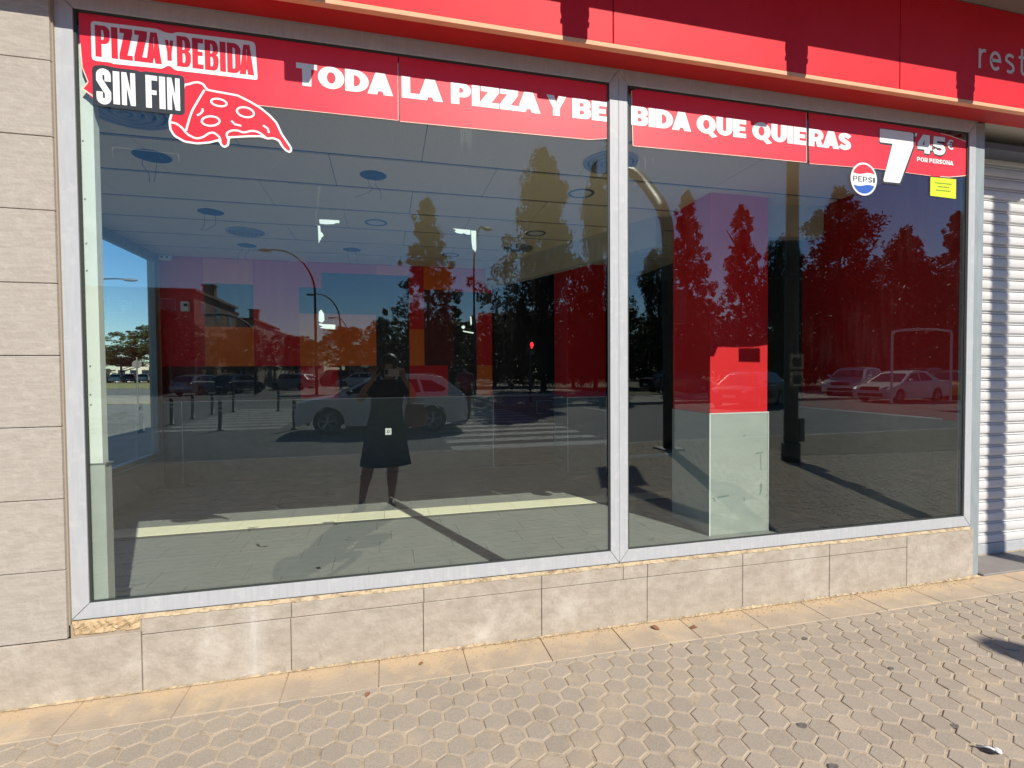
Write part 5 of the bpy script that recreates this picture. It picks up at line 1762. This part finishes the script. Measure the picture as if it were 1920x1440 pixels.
m_ = MB(); m_.bbox(-.13, .13, -.1, .14, 2.05, 3.05, .05); hd = m_.build("signal_head", MT['lamp'], t)
for z_ in (2.25, 2.55, 2.85):
    m_ = MB(); m_.tube([(0, .142, z_), (0, .155, z_)], .085, 14); m_.build("signal_lens", MT['pane'], hd)

# sign seen from behind through the side window
t = empty("traffic_sign", (-10.2, 22, -.1), .4, "round traffic sign on a thin post beyond the side window, seen from behind", "sign")
m_ = MB(); m_.tube([(0, 0, 0), (0, 0, 2.25)], .03, 10); m_.build("post", MT['steel'], t)
m_ = MB(); m_.tube([(0, .035, 1.95), (0, .05, 1.95)], .17, 26); m_.build("sign_plate", MT['steel'], t)

# bus shelter frame at the right
t = empty("bus_shelter", (22.3, -14.3, -.02), 0, "thin white tubular shelter frame reflected in front of the white saloon", "shelter")
m_ = MB()
for xs_ in (-1.7, 1.55):
    m_ = MB(); m_.tube([(xs_, 0, 0), (xs_, 0, 3.0)], .045, 8); m_.build("post", MT['white'], t)
m_ = MB(); m_.tube(smooth_path([(-1.7, 0, 3.0), (-.9, 0, 3.09), (.6, 0, 3.12), (1.55, 0, 3.04)], 4), .05, 8); m_.build("roof_rail", MT['white'], t)
m_ = MB(); m_.box(-1.72, 1.6, -.9, 0.0, 3.125, 3.15); m_.build("roof_sheet", MT['pane'], t)

# bollards
bt = empty("bollard", (0, 0, 0), 0)
m_ = MB(); m_.tube([(0, 0, 0), (0, 0, .03), (0, 0, .031), (0, 0, .76), (0, 0, .80), (0, 0, .815)], [.09, .09, .055, .05, .04, .015], 16); m_.build("post", MT['trim'], bt, smooth=True)
for z_ in (.52, .64):
    m_ = MB(); m_.tube([(0, 0, z_), (0, 0, z_ + .05)], .0545, 16); m_.build("reflective_band", MT['white'], bt)
BL = [(-6.31, 12.86, "leftmost bollard of the near row, by the dry shrubs"), (-6.31, 14.8, "second bollard of the left row"), (-6.4, 16.8, "third bollard of the left row"),
      (-6.37, 18.7, "fourth and farthest bollard of the left row"), (-4.37, 12.65, "bollard standing alone in front of the striped crossing"), (-4.25, 19.65, "far bollard beyond the striped crossing"),
      (-2.45, 12.3, "bollard right in front of the white car's nose"), (-5.9, 19.65, "small far bollard left of the one beyond the crossing")]
for i, (x, yv, lb) in enumerate(BL):
    o = bt if i == 0 else copy_tree(bt)
    o.location = (x, .1 - yv, -.1)
    tag(o, "black banded " + lb, "bollard", "bollards round the crossing")


# ------------------------------------------------------------------ vehicles
CARS = {
    # front at -x.  body: outline over the wheels; top: greenhouse profile (first and last lie on the belt line)
    'suv': dict(L=4.45, W=1.86, wb=2.68, wx=-.08, wr=.35, arch=.425, belt=1.06,
                body=[(-2.19, .27), (-2.225, .50), (-2.20, .74), (-2.12, .90), (-1.75, 1.00), (-1.15, 1.08), (.2, 1.10), (1.9, 1.12), (2.13, 1.06), (2.19, .80), (2.225, .55), (2.15, .30)],
                top=[(-1.28, 1.05), (-.48, 1.50), (-.15, 1.60), (.5, 1.645), (1.15, 1.62), (1.55, 1.56), (2.10, 1.08)],
                win=[[(-.98, 1.13), (-.42, 1.45), (.10, 1.52), (.10, 1.13)], [(.17, 1.13), (.17, 1.525), (.85, 1.51), (.95, 1.13)], [(1.02, 1.15), (.93, 1.50), (1.25, 1.47), (1.62, 1.24), (1.55, 1.15)]]),
    'hatch': dict(L=4.15, W=1.76, wb=2.55, wx=-.05, wr=.31, arch=.37, belt=.95,
                  body=[(-2.03, .22), (-2.07, .42), (-2.04, .62), (-1.92, .74), (-1.5, .86), (-1.1, .94), (.2, .98), (1.75, 1.0), (1.98, .92), (2.05, .66), (2.07, .45), (1.98, .26)],
                  top=[(-1.30, .92), (-.55, 1.34), (-.2, 1.43), (.4, 1.46), (1.1, 1.42), (1.5, 1.34), (1.96, .96)],
                  win=[[(-1.0, .99), (-.46, 1.30), (.05, 1.37), (.05, .99)], [(.12, 1.0), (.12, 1.375), (.85, 1.35), (1.05, 1.02)], [(1.12, 1.04), (.95, 1.33), (1.2, 1.30), (1.5, 1.08)]]),
    'sedan': dict(L=4.35, W=1.72, wb=2.60, wx=-.12, wr=.30, arch=.36, belt=.92,
                  body=[(-2.12, .22), (-2.17, .44), (-2.13, .60), (-2.0, .70), (-1.5, .83), (-1.1, .90), (.2, .94), (1.3, .96), (2.0, .97), (2.12, .90), (2.17, .6), (2.15, .42), (2.05, .26)],
                  top=[(-1.22, .88), (-.45, 1.32), (-.1, 1.41), (.4, 1.43), (.85, 1.39), (1.52, .95)],
                  win=[[(-.92, .96), (-.38, 1.28), (.08, 1.34), (.08, .96)], [(.15, .96), (.15, 1.345), (.62, 1.33), (1.0, 1.05), (.98, .98)]]),
    'estate': dict(L=4.65, W=1.8, wb=2.72, wx=-.15, wr=.32, arch=.38, belt=.96,
                   body=[(-2.28, .22), (-2.32, .44), (-2.28, .64), (-2.12, .76), (-1.6, .88), (-1.2, .95), (.2, .99), (2.0, 1.02), (2.24, .95), (2.31, .66), (2.33, .45), (2.2, .26)],
                   top=[(-1.35, .93), (-.58, 1.36), (-.2, 1.46), (.5, 1.50), (1.5, 1.46), (1.85, 1.40), (2.22, .98)],
                   win=[[(-1.02, 1.0), (-.5, 1.32), (.03, 1.40), (.03, 1.0)], [(.1, 1.0), (.1, 1.405), (.95, 1.40), (1.0, 1.03)], [(1.08, 1.04), (1.03, 1.40), (1.6, 1.36), (1.85, 1.08)]]),
    'van': dict(L=4.6, W=1.85, wb=2.8, wx=-.1, wr=.32, arch=.38, belt=1.1,
                body=[(-2.24, .24), (-2.29, .5), (-2.26, .78), (-2.1, .95), (-1.7, 1.08), (-1.4, 1.12), (.2, 1.12), (2.15, 1.12), (2.28, 1.0), (2.29, .5), (2.25, .28)],
                top=[(-1.62, 1.08), (-1.0, 1.62), (-.75, 1.74), (.2, 1.82), (1.9, 1.80), (2.1, 1.74), (2.22, 1.10)],
                win=[[(-1.36, 1.16), (-.92, 1.55), (-.35, 1.62), (-.35, 1.16)], [(-.27, 1.16), (-.27, 1.62), (.7, 1.62), (.7, 1.16)]]),
}
PAINT = {}


def paint(nm, c, rough=.28, metal=0.0):
    if nm not in PAINT:
        PAINT[nm] = mat("car_paint_" + nm, c, rough, tuple(v * .93 for v in c), 2.0, coat=.5, metal=metal)
    return PAINT[nm]


def car(kind, x, y, rz, pc, label, z=-.1, group="cars on the street", name="car"):
    s = CARS[kind]
    t = empty(name, (x, y, z), rz, label, "car", group)
    W2 = s['W'] / 2
    # lower body with wheel arches
    out = list(s['body'])
    fx, rx = s['wx'] - s['wb'] / 2, s['wx'] + s['wb'] / 2
    zb = .24
    arc = lambda cx: [(cx + s['arch'] * math.cos(a), max(zb, s['wr'] + s['arch'] * math.sin(a))) for a in [math.radians(v) for v in range(-14, 195, 19)]]
    loop = out + arc(rx) + [(s['wx'] + .3, zb - .02), (s['wx'] - .3, zb - .02)] + arc(fx)
    loop = loop[::-1]
    prof = [(-W2, .075), (-W2 + .015, .04), (-W2 + .06, .012), (-W2 * .75, 0), (-W2 * .4, -.012), (0, -.02)]
    prof = prof + [(-a, b) for a, b in prof[-2::-1]]
    base = [Vector((p[0], p[1])) for p in loop]
    rings_ = []
    for yy, d in prof:
        L_ = []
        for p in base:
            px_ = p.x * (1 - max(d, -.03) * .42) if abs(p.x) > s['L'] * .36 else p.x
            pz = p.y - (d * .9 if p.y > .9 * s['belt'] * .85 else 0)
            L_.append((px_, yy, pz))
        rings_.append(L_)
    m_ = MB(); m_.rings(rings_, True, True)
    body = m_.build("body", pc, t, smooth=False, fix=True)
    # greenhouse
    tp = s['top']
    zb_, zt_ = tp[0][1], max(p[1] for p in tp)
    hw = lambda z_: W2 - .07 - .19 * max(0, min(1, (z_ - zb_) / (zt_ - zb_)))
    m_ = MB()
    n = len(tp)
    vs = [(p[0], -hw(p[1]), p[1]) for p in tp] + [(p[0], -hw(p[1]) * .55, p[1] + .02) for p in tp] + [(p[0], hw(p[1]) * .55, p[1] + .02) for p in tp] + [(p[0], hw(p[1]), p[1]) for p in tp]
    fs = [tuple(range(n)), tuple(range(4 * n - 1, 3 * n - 1, -1))]
    for a in range(3):
        for i in range(n - 1):
            fs.append((a * n + i, (a + 1) * n + i, (a + 1) * n + i + 1, a * n + i + 1))
    m_.add(vs, fs)
    m_.build("cabin", pc, t, fix=True)
    for sgn in (-1, 1):
        m_ = MB()
        for wp in s['win']:
            p3 = [(p[0], sgn * (hw(p[1]) + .006), p[1]) for p in wp]
            m_.add(p3, [tuple(range(len(wp))) if sgn > 0 else tuple(range(len(wp)))[::-1]])
        m_.build("side_windows", MT['carglass'], t)

    def screen(i, j, nm):
        a, b = Vector((tp[i][0], 0, tp[i][1])), Vector((tp[j][0], 0, tp[j][1]))
        d = b - a
        n_ = Vector((-d.z, 0, d.x)).normalized()
        if n_.z < 0: n_ = -n_
        A, B = a + d * .06 + n_ * .026, a + d * .93 + n_ * .026
        ya, yb = hw(A.z) * .90, hw(B.z) * .86
        m_ = MB(); m_.add([(A.x, -ya, A.z - .012), (A.x, -ya * .5, A.z), (A.x, ya * .5, A.z), (A.x, ya, A.z - .012), (B.x, yb, B.z - .012), (B.x, yb * .5, B.z), (B.x, -yb * .5, B.z), (B.x, -yb, B.z - .012)],
                             [(0, 1, 6, 7), (1, 2, 5, 6), (2, 3, 4, 5)])
        m_.build(nm, MT['carglass'], t)
    screen(0, 1, "windscreen")
    screen(n - 1, n - 2, "rear_window")
    # wheels
    for cx in (fx, rx):
        for sgn in (-1, 1):
            yo = sgn * (W2 - .015); yi = sgn * (W2 - .22)
            wr = s['wr']
            m_ = MB()
            lp_ = [[(cx + r * math.cos(2 * PI * k / 22), yy, wr + r * math.sin(2 * PI * k / 22)) for k in range(22)] for r, yy in
                   [(wr * .62, yo - sgn * .03), (wr * .66, yo), (wr * .94, yo), (wr, yo - sgn * .035), (wr, yi + sgn * .03), (wr * .9, yi)]]
            m_.rings(lp_, True, True)
            w_ = m_.build("wheel", MT['tyre'], t, fix=True)
            m_ = MB()
            m_.tube([(cx, yo - sgn * .02, wr), (cx, yo - sgn * .002, wr)], wr * .15, 12)
            for k in range(5):
                a = 2 * PI * k / 5 + .3
                for da in (-.16, .16):
                    p0 = (cx + wr * .12 * math.cos(a), yo - sgn * .006, wr + wr * .12 * math.sin(a)); p1_ = (cx + wr * .62 * math.cos(a + da), yo - sgn * .012, wr + wr * .62 * math.sin(a + da))
                    m_.tube([p0, p1_], [.022, .018], 5)
            lp_ = [[(cx + r * math.cos(2 * PI * k / 22), yy, wr + r * math.sin(2 * PI * k / 22)) for k in range(22)] for r, yy in [(wr * .66, yo + sgn * .002), (wr * .60, yo - sgn * .012)]]
            m_.rings(lp_, True, False)
            m_.build("rim", MT['rim'], w_)
    # lamps, grille, plates, mirrors, handles, arch and sill trim
    L2 = s['L'] / 2
    f0, f3 = s['body'][0], s['body'][3]
    r_top = s['body'][-4 if kind != 'sedan' else -4]
    for sgn in (-1, 1):
        m_ = MB(); zl = s['body'][2][1]
        m_.add([(-L2 * .985, sgn * W2 * .52, zl - .02), (-L2 * .93, sgn * W2 * .94, zl + .02), (-L2 * .86, sgn * W2 * 1.0, zl + .13), (-L2 * .93, sgn * W2 * .72, zl + .13), (-L2 * .975, sgn * W2 * .5, zl + .06),
                (-L2 * 1.0, sgn * W2 * .6, zl + .03)], [(0, 1, 5), (1, 2, 3, 5), (5, 3, 4), (0, 5, 4)] if sgn > 0 else [(0, 5, 1), (1, 5, 3, 2), (5, 4, 3), (0, 4, 5)])
        m_.build("headlight", MT['hlamp'], t)
        m_ = MB(); zt2 = s['belt'] * .86
        m_.bbox(L2 * .945, L2 * 1.0, sgn * W2 * .80 - .14, sgn * W2 * .80 + .12, zt2 - .09, zt2 + .06, .02)
        m_.build("tail_light", MT['redlamp'], t)
        m_ = MB(); m_.ell((tp[0][0] + .42, sgn * (W2 + .06), s['belt'] + .10), (.08, .10, .065), 10, 6); m_.build("mirror", pc if kind != 'suv' else MT['trim'], t, smooth=True)
        m_ = MB()
        for hx_ in (-.02, .92): m_.bbox(hx_ - .1, hx_ + .08, sgn * W2 - .012, sgn * W2 + .012, s['belt'] - .16, s['belt'] - .125, .006)
        m_.build("door_handle", MT['trim'] if kind == 'suv' else pc, t)
        m_ = MB(); m_.bbox(fx + s['arch'] + .02, rx - s['arch'] - .02, sgn * W2 - .02 - .03, sgn * W2 - .03 + .02, .17, .31, .008)
        for cx in (fx, rx):
            ro, ri = s['arch'] + (.075 if kind == 'suv' else .045), s['arch'] - .002
            lp_ = []
            for q in range(13):
                a = math.radians(-8 + 196 * q / 12)
                lp_.append([(cx + r * math.cos(a), yy, s['wr'] + r * math.sin(a)) for r, yy in [(ri, sgn * (W2 - .08)), (ri, sgn * (W2 - .012)), (ro, sgn * (W2 - .016)), (ro, sgn * (W2 - .08))]])
            m_.rings(lp_, False, False)
        m_.build("sill_trim", MT['trim'] if kind == 'suv' else pc, t)
    m_ = MB(); m_.bbox(-L2 - .012, -L2 + .05, -W2 * .48, W2 * .48, .56, .73, .01); m_.bbox(-L2 - .008, -L2 + .06, -W2 * .66, W2 * .66, .28, .42, .01); m_.build("grille", MT['trim'], t)
    m_ = MB(); m_.box(-L2 - .02, -L2 - .013, -.26, .26, .44, .55); m_.box(L2 + .006, L2 + .02, -.26, .26, .50, .61); m_.build("number_plate", MT['white'], t)
    if kind == 'suv':
        m_ = MB()
        for sgn in (-1, 1): m_.tube([(-.35, sgn * .62, 1.60), (-.2, sgn * .62, 1.66), (1.2, sgn * .62, 1.67), (1.4, sgn * .62, 1.62)], .016, 6)
        m_.build("roof_rails", MT['rim'], t)
    return t


WHITE = paint("white", (.80, .81, .80)); SILV = paint("silver", (.38, .39, .40), .3, .3); DBLUE = paint("dark_blue", (.02, .045, .10)); BLACKP = paint("black", (.015, .016, .018), .2)
REDP = paint("red", (.42, .02, .02)); GREYP = paint("grey", (.16, .165, .17), .3, .3); YEL = paint("yellow", (.70, .45, .03))
suv = car('suv', -.06, -11.45, 0, WHITE, "white SUV crossing behind the woman, reflected side on")
suv.scale = (.965, .965, .90)
car('hatch', -13.0, -38.6, 1.95, SILV, "silver hatchback with shining headlamp parked at the left of the reflection")
car('hatch', -11.0, -40.2, 1.95, DBLUE, "dark blue hatchback parked beside the silver one")
car('van', -18.6, -42.5, 1.75, REDP, "red van behind the silver hatchback at the far left")
car('estate', -15.2, -46.0, 1.7, BLACKP, "black estate parked behind the silver and blue cars")
car('hatch', -8.2, -47.0, .45, SILV, "silver small car turning beyond the island, left of the tall curved lamp")
car('sedan', -9.5, -52.0, 1.6, BLACKP, "black saloon parked beyond the blue hatchback")
car('van', -5.6, -56.0, 1.2, REDP, "red people carrier in the distance behind the curved lamps")
car('estate', -2.6, -52.0, .2, WHITE, "white estate in the distance above the white SUV bonnet")
car('sedan', 3.2, -46.0, 3.3, GREYP, "grey saloon in the distance above the white SUV roof")
car('hatch', .2, -58.0, .5, YEL, "yellow hatchback far behind the woman's phone")
car('sedan', 17.8, -26.2, 3.1, BLACKP, "black saloon reflected left of the sunlit pillar", z=-.0)
car('hatch', 14.9, -15.9, -.55, BLACKP, "black hatchback with glinting bonnet reflected on the sunlit pillar")
car('estate', 25.3, -20.3, -.45, WHITE, "white estate car parked behind the white saloon", z=.01)
car('sedan', 23.6, -16.3, -.12, WHITE, "white saloon reflected side on in the red right wall")
car('sedan', 28.3, -17.3, -.3, YEL, "yellow car cut off by the right frame of the window")
car('hatch', 34.0, -23.0, 2.9, GREYP, "grey hatchback glinting behind the yellow car", z=.01)
GC = "cars parked under the pines"
for kd, x, y, rz, pc, lb in [('hatch', -49.2, 99.5, -1.3, REDP, "red hatchback parked at the left under the pines"), ('sedan', -46.8, 98.3, -1.3, BLACKP, "black saloon parked between the red car and the white one"),
                             ('hatch', -44.4, 97.3, -1.3, WHITE, "white hatchback parked in the middle under the pines"), ('estate', -42.0, 96.3, -1.3, DBLUE, "dark blue estate parked under the pines"),
                             ('sedan', -39.6, 95.2, -1.3, SILV, "silver saloon at the right of the row under the pines"), ('hatch', -37.2, 94.2, -1.3, GREYP, "grey hatchback at the right end of the row under the pines")]:
    car(kd, x, y, rz, pc, lb, z=-.02, group=GC)


# ------------------------------------------------------------------ people
def skin_mesh(name, joints, edges, m, root=0, sub=2):
    me = D.meshes.new(name + "_cage")
    me.from_pydata([j[0] for j in joints], edges, [])
    ob = D.objects.new(name + "_cage", me)
    COL.objects.link(ob)
    sk = ob.modifiers.new("skin", 'SKIN'); sk.use_smooth_shade = True; sk.branch_smoothing = .6
    for i, j in enumerate(joints):
        v = me.skin_vertices[0].data[i]
        v.radius = (j[1], j[2] if len(j) > 2 else j[1])
        v.use_root = i == root
    sb = ob.modifiers.new("sub", 'SUBSURF'); sb.levels = sub; sb.render_levels = sub
    bpy.context.view_layer.update()
    dg = bpy.context.evaluated_depsgraph_get()
    m2 = D.meshes.new_from_object(ob.evaluated_get(dg))
    m2.name = name
    m2.materials.clear(); m2.materials.append(m)
    D.objects.remove(ob)
    o = D.objects.new(name, m2)
    COL.objects.link(o)
    m2.polygons.foreach_set("use_smooth", [True] * len(m2.polygons))
    return o


class Rig:
    def __init__(s): s.j = []; s.e = []
    def add(s, p, r, parent=None, r2=None):
        s.j.append((tuple(p), r, r2 if r2 else r))
        i = len(s.j) - 1
        if parent is not None: s.e.append((parent, i))
        return i
    def chain(s, start, pts):
        k = start
        for p, r in pts: k = s.add(p, r, k)
        return k
    def hand(s, wrist, fwd, side, nrm, curl=.4, spread=.18, sc=1.0, thumb=1):
        """palm and five fingers from the wrist joint; fwd towards the fingertips, side towards the thumb"""
        w = Vector(s.j[wrist][0]); f, sd, nm = Vector(fwd).normalized(), Vector(side).normalized(), Vector(nrm).normalized()
        p0 = s.add(w + f * .035 * sc, .021 * sc, wrist)
        pm = s.add(w + f * .065 * sc, .025 * sc, p0)
        for k, (off, ln) in enumerate([(.026, .068), (.009, .076), (-.009, .071), (-.025, .056)]):
            ang = (off / .026) * spread
            d = (f + sd * ang).normalized()
            a = w + f * .088 * sc + sd * off * sc
            i0 = s.add(a, .0098 * sc, pm)
            b = a + (d * math.cos(curl * .6) + nm * math.sin(curl * .6)) * ln * .45 * sc
            c = b + (d * math.cos(curl * 1.5) + nm * math.sin(curl * 1.5)) * ln * .33 * sc
            e = c + (d * math.cos(curl * 2.2) + nm * math.sin(curl * 2.2)) * ln * .24 * sc
            s.chain(i0, [(b, .0088 * sc), (c, .008 * sc), (e, .0066 * sc)])
        t0 = s.add(w + f * .03 * sc + sd * .026 * sc, .012 * sc, p0)
        s.chain(t0, [(w + f * .052 * sc + sd * .048 * sc + nm * .01, .0105 * sc), (w + f * .078 * sc + sd * .058 * sc + nm * .022, .0088 * sc)])


def head_parts(rig, neck, c, fdir, sc=1.0):
    """neck joint index, head centre, facing direction"""
    c = Vector(c); f = Vector(fdir).normalized(); up = Vector((0, 0, 1)); sd = f.cross(up)
    k = rig.add(c + up * -.075 * sc + f * .02, .055 * sc, neck)
    k = rig.add(c + up * -.03 * sc + f * .012, .075 * sc, k, .078 * sc)
    k2 = rig.add(c + up * .035 * sc, .082 * sc, k, .080 * sc)
    rig.add(c + up * .075 * sc - f * .008, .06 * sc, k2)
    n_ = rig.add(c + f * .092 * sc - up * .012, .014 * sc, k)          # nose
    rig.add(c + f * .103 * sc - up * .022, .010 * sc, n_)
    return c


# the woman taking the picture: stands just behind the camera, facing the shop
P = empty("person", (0.0, -2.95, G0), 0, "woman in a short dark dress holding up a phone, reflected in the left pane", "person")
R1 = Rig()
hip = R1.add((-.02, -.02, .86), .14, None, .10)
wst = R1.add((-.005, -.02, 1.05), .115, hip, .085)
chs = R1.add((.01, -.01, 1.19), .125, wst, .095)
nb = R1.add((.02, .0, 1.325), .075, chs, .065)
nk = R1.add((.03, .02, 1.385), .047, nb)
head_parts(R1, nk, (.035, .045, 1.50), (-.12, 1, -.08), .92)
# legs
for sgn, fx_, kx_ in ((-1, -.27, -.19), (1, .035, .055)):
    h1_ = R1.add((-.02 + sgn * .09, -.02, .80), .095, hip)
    kn = R1.chain(h1_, [((.0 + kx_ * .75 - .01, .0, .60), .086), ((kx_, .01, .45), .064), ((kx_ * .6 + fx_ * .4, -.018, .33), .068), ((fx_ * .9 + kx_ * .1, -.01, .12), .040), ((fx_, -.015, .055), .031)])
    R1.chain(kn, [((fx_ + sgn * .01, .08, .035), .032), ((fx_ + sgn * .02, .15, .025), .024)])
# arms: elbows out, forearms up to the phone
sl_ = R1.add((-.13, .0, 1.285), .052, chs)
el = R1.chain(sl_, [((-.19, .03, 1.22), .046), ((-.285, .10, 1.13), .036), ((-.22, .20, 1.25), .032)])
wl = R1.add((-.135, .275, 1.345), .024, el)
R1.hand(wl, (.02, .10, .95), (1, .1, .1), (.8, .35, 0), .12, .45, .92)
sr2 = R1.add((.165, .0, 1.285), .052, chs)
er = R1.chain(sr2, [((.22, .03, 1.22), .046), ((.285, .10, 1.12), .036), ((.25, .20, 1.24), .032)])
wr2 = R1.add((.185, .275, 1.345), .024, er)
R1.hand(wr2, (-.25, .05, .95), (-1, .1, .1), (-.75, .3, .1), .75, .15, .92)
ob = skin_mesh("body", R1.j, R1.e, MT['skin'], 0, 2)
ob.parent = P


def loft(name, secs, m, parent, n=28, close=True):
    """secs: (cx, cy, z, rx, ry[, waviness])"""
    lp_ = []
    for s_ in secs:
        wv = s_[5] if len(s_) > 5 else 0
        lp_.append([(s_[0] + (s_[3] * (1 + wv * math.sin(7 * 2 * PI * k / n))) * math.cos(2 * PI * k / n), s_[1] + (s_[4] * (1 + wv * math.sin(7 * 2 * PI * k / n + 1))) * math.sin(2 * PI * k / n), s_[2]) for k in range(n)])
    m_ = MB(); m_.rings(lp_, True, close)
    return m_.build(name, m, parent, smooth=True, fix=True)


loft("dress", [(-.02, -.01, .435, .258, .20, .06), (-.02, -.01, .455, .257, .20, .06), (-.02, -.015, .62, .232, .185, .045), (-.02, -.02, .82, .205, .16, .025), (-.01, -.02, .95, .180, .135, .01), (-.005, -.015, 1.05, .163, .12), (.008, -.01, 1.17, .172, .13),
               (.015, -.005, 1.26, .165, .115), (.018, .0, 1.325, .125, .085), (.02, .0, 1.345, .075, .065)], MT['dress'], P)
for pts in ([(-.10, 0, 1.295), (-.16, .012, 1.26), (-.215, .045, 1.195)], [(.135, 0, 1.295), (.19, .012, 1.26), (.245, .045, 1.19)]):
    m_ = MB(); m_.tube(pts, [.062, .062, .055], 14); m_.build("sleeve", MT['dress'], P, smooth=True)
m_ = MB(); m_.ell((.03, .015, 1.525), (.098, .108, .098), 18, 12); m_.ell((.025, -.045, 1.46), (.105, .062, .13), 16, 10)
m_.tube(smooth_path([(-.055, -.03, 1.53), (-.08, -.01, 1.43), (-.085, .01, 1.33), (-.075, .02, 1.26)], 3), [.03 + .008 * math.sin(i) for i in range(10)], 8)
m_.tube(smooth_path([(.12, -.03, 1.53), (.14, -.01, 1.43), (.14, .01, 1.33), (.13, .02, 1.26)], 3), [.03 + .008 * math.sin(i) for i in range(10)], 8)
m_.build("hair", MT['hair'], P, smooth=True)
for x_ in (-.27, .035):
    m_ = MB(); m_.rings([[(x_ + .042 * sx_ * math.cos(2 * PI * k / 16), .055 + .125 * sy2 * math.sin(2 * PI * k / 16), z_) for k in range(16)] for sx_, sy2, z_ in [(1, 1, 0), (1.05, 1.03, .02), (.98, .98, .035), (.6, .8, .06)]], True, True)
    m_.build("shoe", MT['shoe'], P, smooth=True)
ph = empty("smartphone", (.048, -2.6085, 1.444), 0, "white smartphone held up sideways in front of the woman's face", "phone")
m_ = MB(); m_.bbox(-.070, .078, -.008, 0, -.038, .038, .003); m_.build("case", MT['phone'], ph)
m_ = MB(); m_.bbox(-.066, -.032, 0.0002, .0018, -.020, .030, .0006); cb = m_.build("camera_island", MT['trim'], ph)
for (x_, z_) in ((-.058, -.008), (-.040, .006)):
    m_ = MB(); m_.tube([(x_, .0019, z_), (x_, .0026, z_)], .0065, 16); m_.build("lens", MT['carglass'], cb)
bg_ = empty("shoulder_bag", (.30, -2.93, .84 + G0), 0, "brown shoulder bag hanging at the woman's side", "bag")
m_ = MB(); m_.rings([[(sx_ * math.cos(2 * PI * k / 20) ** 1, sy2 * math.sin(2 * PI * k / 20), z_) for k in range(20)] for sx_, sy2, z_ in [(.10, .045, 0), (.125, .06, .03), (.118, .055, .14), (.095, .035, .24)]], True, True)
m_.build("pouch", MT['bag'], bg_, smooth=True)
m_ = MB(); m_.tube(smooth_path([(-.07, .0, .22), (-.10, .0, .36), (-.135, -.01, .475), (-.10, -.06, .36), (-.04, -.02, .22)], 4), .009, 6); m_.build("strap", MT['bag'], bg_)

# man walking away in a maroon shirt
P2 = empty("person", (2.47, -13.7, -.1), PI, "man in a maroon T-shirt and dark trousers reflected right of the white SUV", "person")
R2 = Rig()
hip = R2.add((0, 0, .95), .15, None, .11)
wst = R2.add((0, 0, 1.12), .15, hip, .11)
chs = R2.add((0, 0, 1.34), .165, wst, .12)
nb = R2.add((0, 0, 1.49), .09, chs, .07)
nk = R2.add((0, .0, 1.55), .055, nb)
head_parts(R2, nk, (0, .01, 1.665), (0, 1, 0), 1.0)
for sgn, fy in ((-1, .12), (1, -.14)):
    h1_ = R2.add((sgn * .10, 0, .88), .10, hip)
    an = R2.chain(h1_, [((sgn * .11, fy * .3, .70), .082), ((sgn * .11, fy * .5, .50), .062), ((sgn * .115, fy * .7, .36), .06), ((sgn * .12, fy, .14), .038), ((sgn * .12, fy, .07), .036)])
    R2.chain(an, [((sgn * .125, fy + .10, .04), .034), ((sgn * .13, fy + .17, .03), .026)])
    s_ = R2.add((sgn * .185, 0, 1.43), .062, chs)
    w_ = R2.chain(s_, [((sgn * .24, 0, 1.30), .052), ((sgn * .275, -.03, 1.12), .040), ((sgn * .26, .06 * -sgn, .96), .034)])
    w2 = R2.add((sgn * .25, .12 * -sgn, .86), .026, w_)
    R2.hand(w2, (0, .1, -1), (0, 1, 0), (-sgn, 0, 0), .4, .1)
ob = skin_mesh("body", R2.j, R2.e, MT['skin'], 0, 1); ob.parent = P2
loft("shirt", [(0, 0, .90, .185, .14, .01), (0, 0, 1.05, .178, .135), (0, 0, 1.2, .185, .14), (0, 0, 1.36, .205, .145), (0, 0, 1.46, .175, .11), (0, 0, 1.52, .08, .075)], MT['maroon'], P2)
for sgn in (-1, 1):
    m_ = MB(); m_.tube([(sgn * .15, 0, 1.455), (sgn * .215, 0, 1.38), (sgn * .262, -.005, 1.23)], [.07, .068, .062], 12); m_.build("sleeve", MT['maroon'], P2, smooth=True)
for sgn, fy in ((-1, .12), (1, -.14)):
    m_ = MB(); m_.tube([(sgn * .095, 0, .96), (sgn * .105, fy * .2, .78), (sgn * .11, fy * .5, .50), (sgn * .12, fy * .95, .16), (sgn * .12, fy, .09)], [.115, .105, .082, .066, .062], 14); m_.build("trouser_leg", MT['denim'], P2, smooth=True)
    m_ = MB(); m_.ell((sgn * .127, fy + .07, .045), (.05, .14, .045), 12, 8); m_.build("shoe", MT['shoe'], P2, smooth=True)
m_ = MB(); m_.ell((0, -.012, 1.70), (.092, .10, .085), 16, 10); m_.build("hair", MT['hair'], P2, smooth=True)
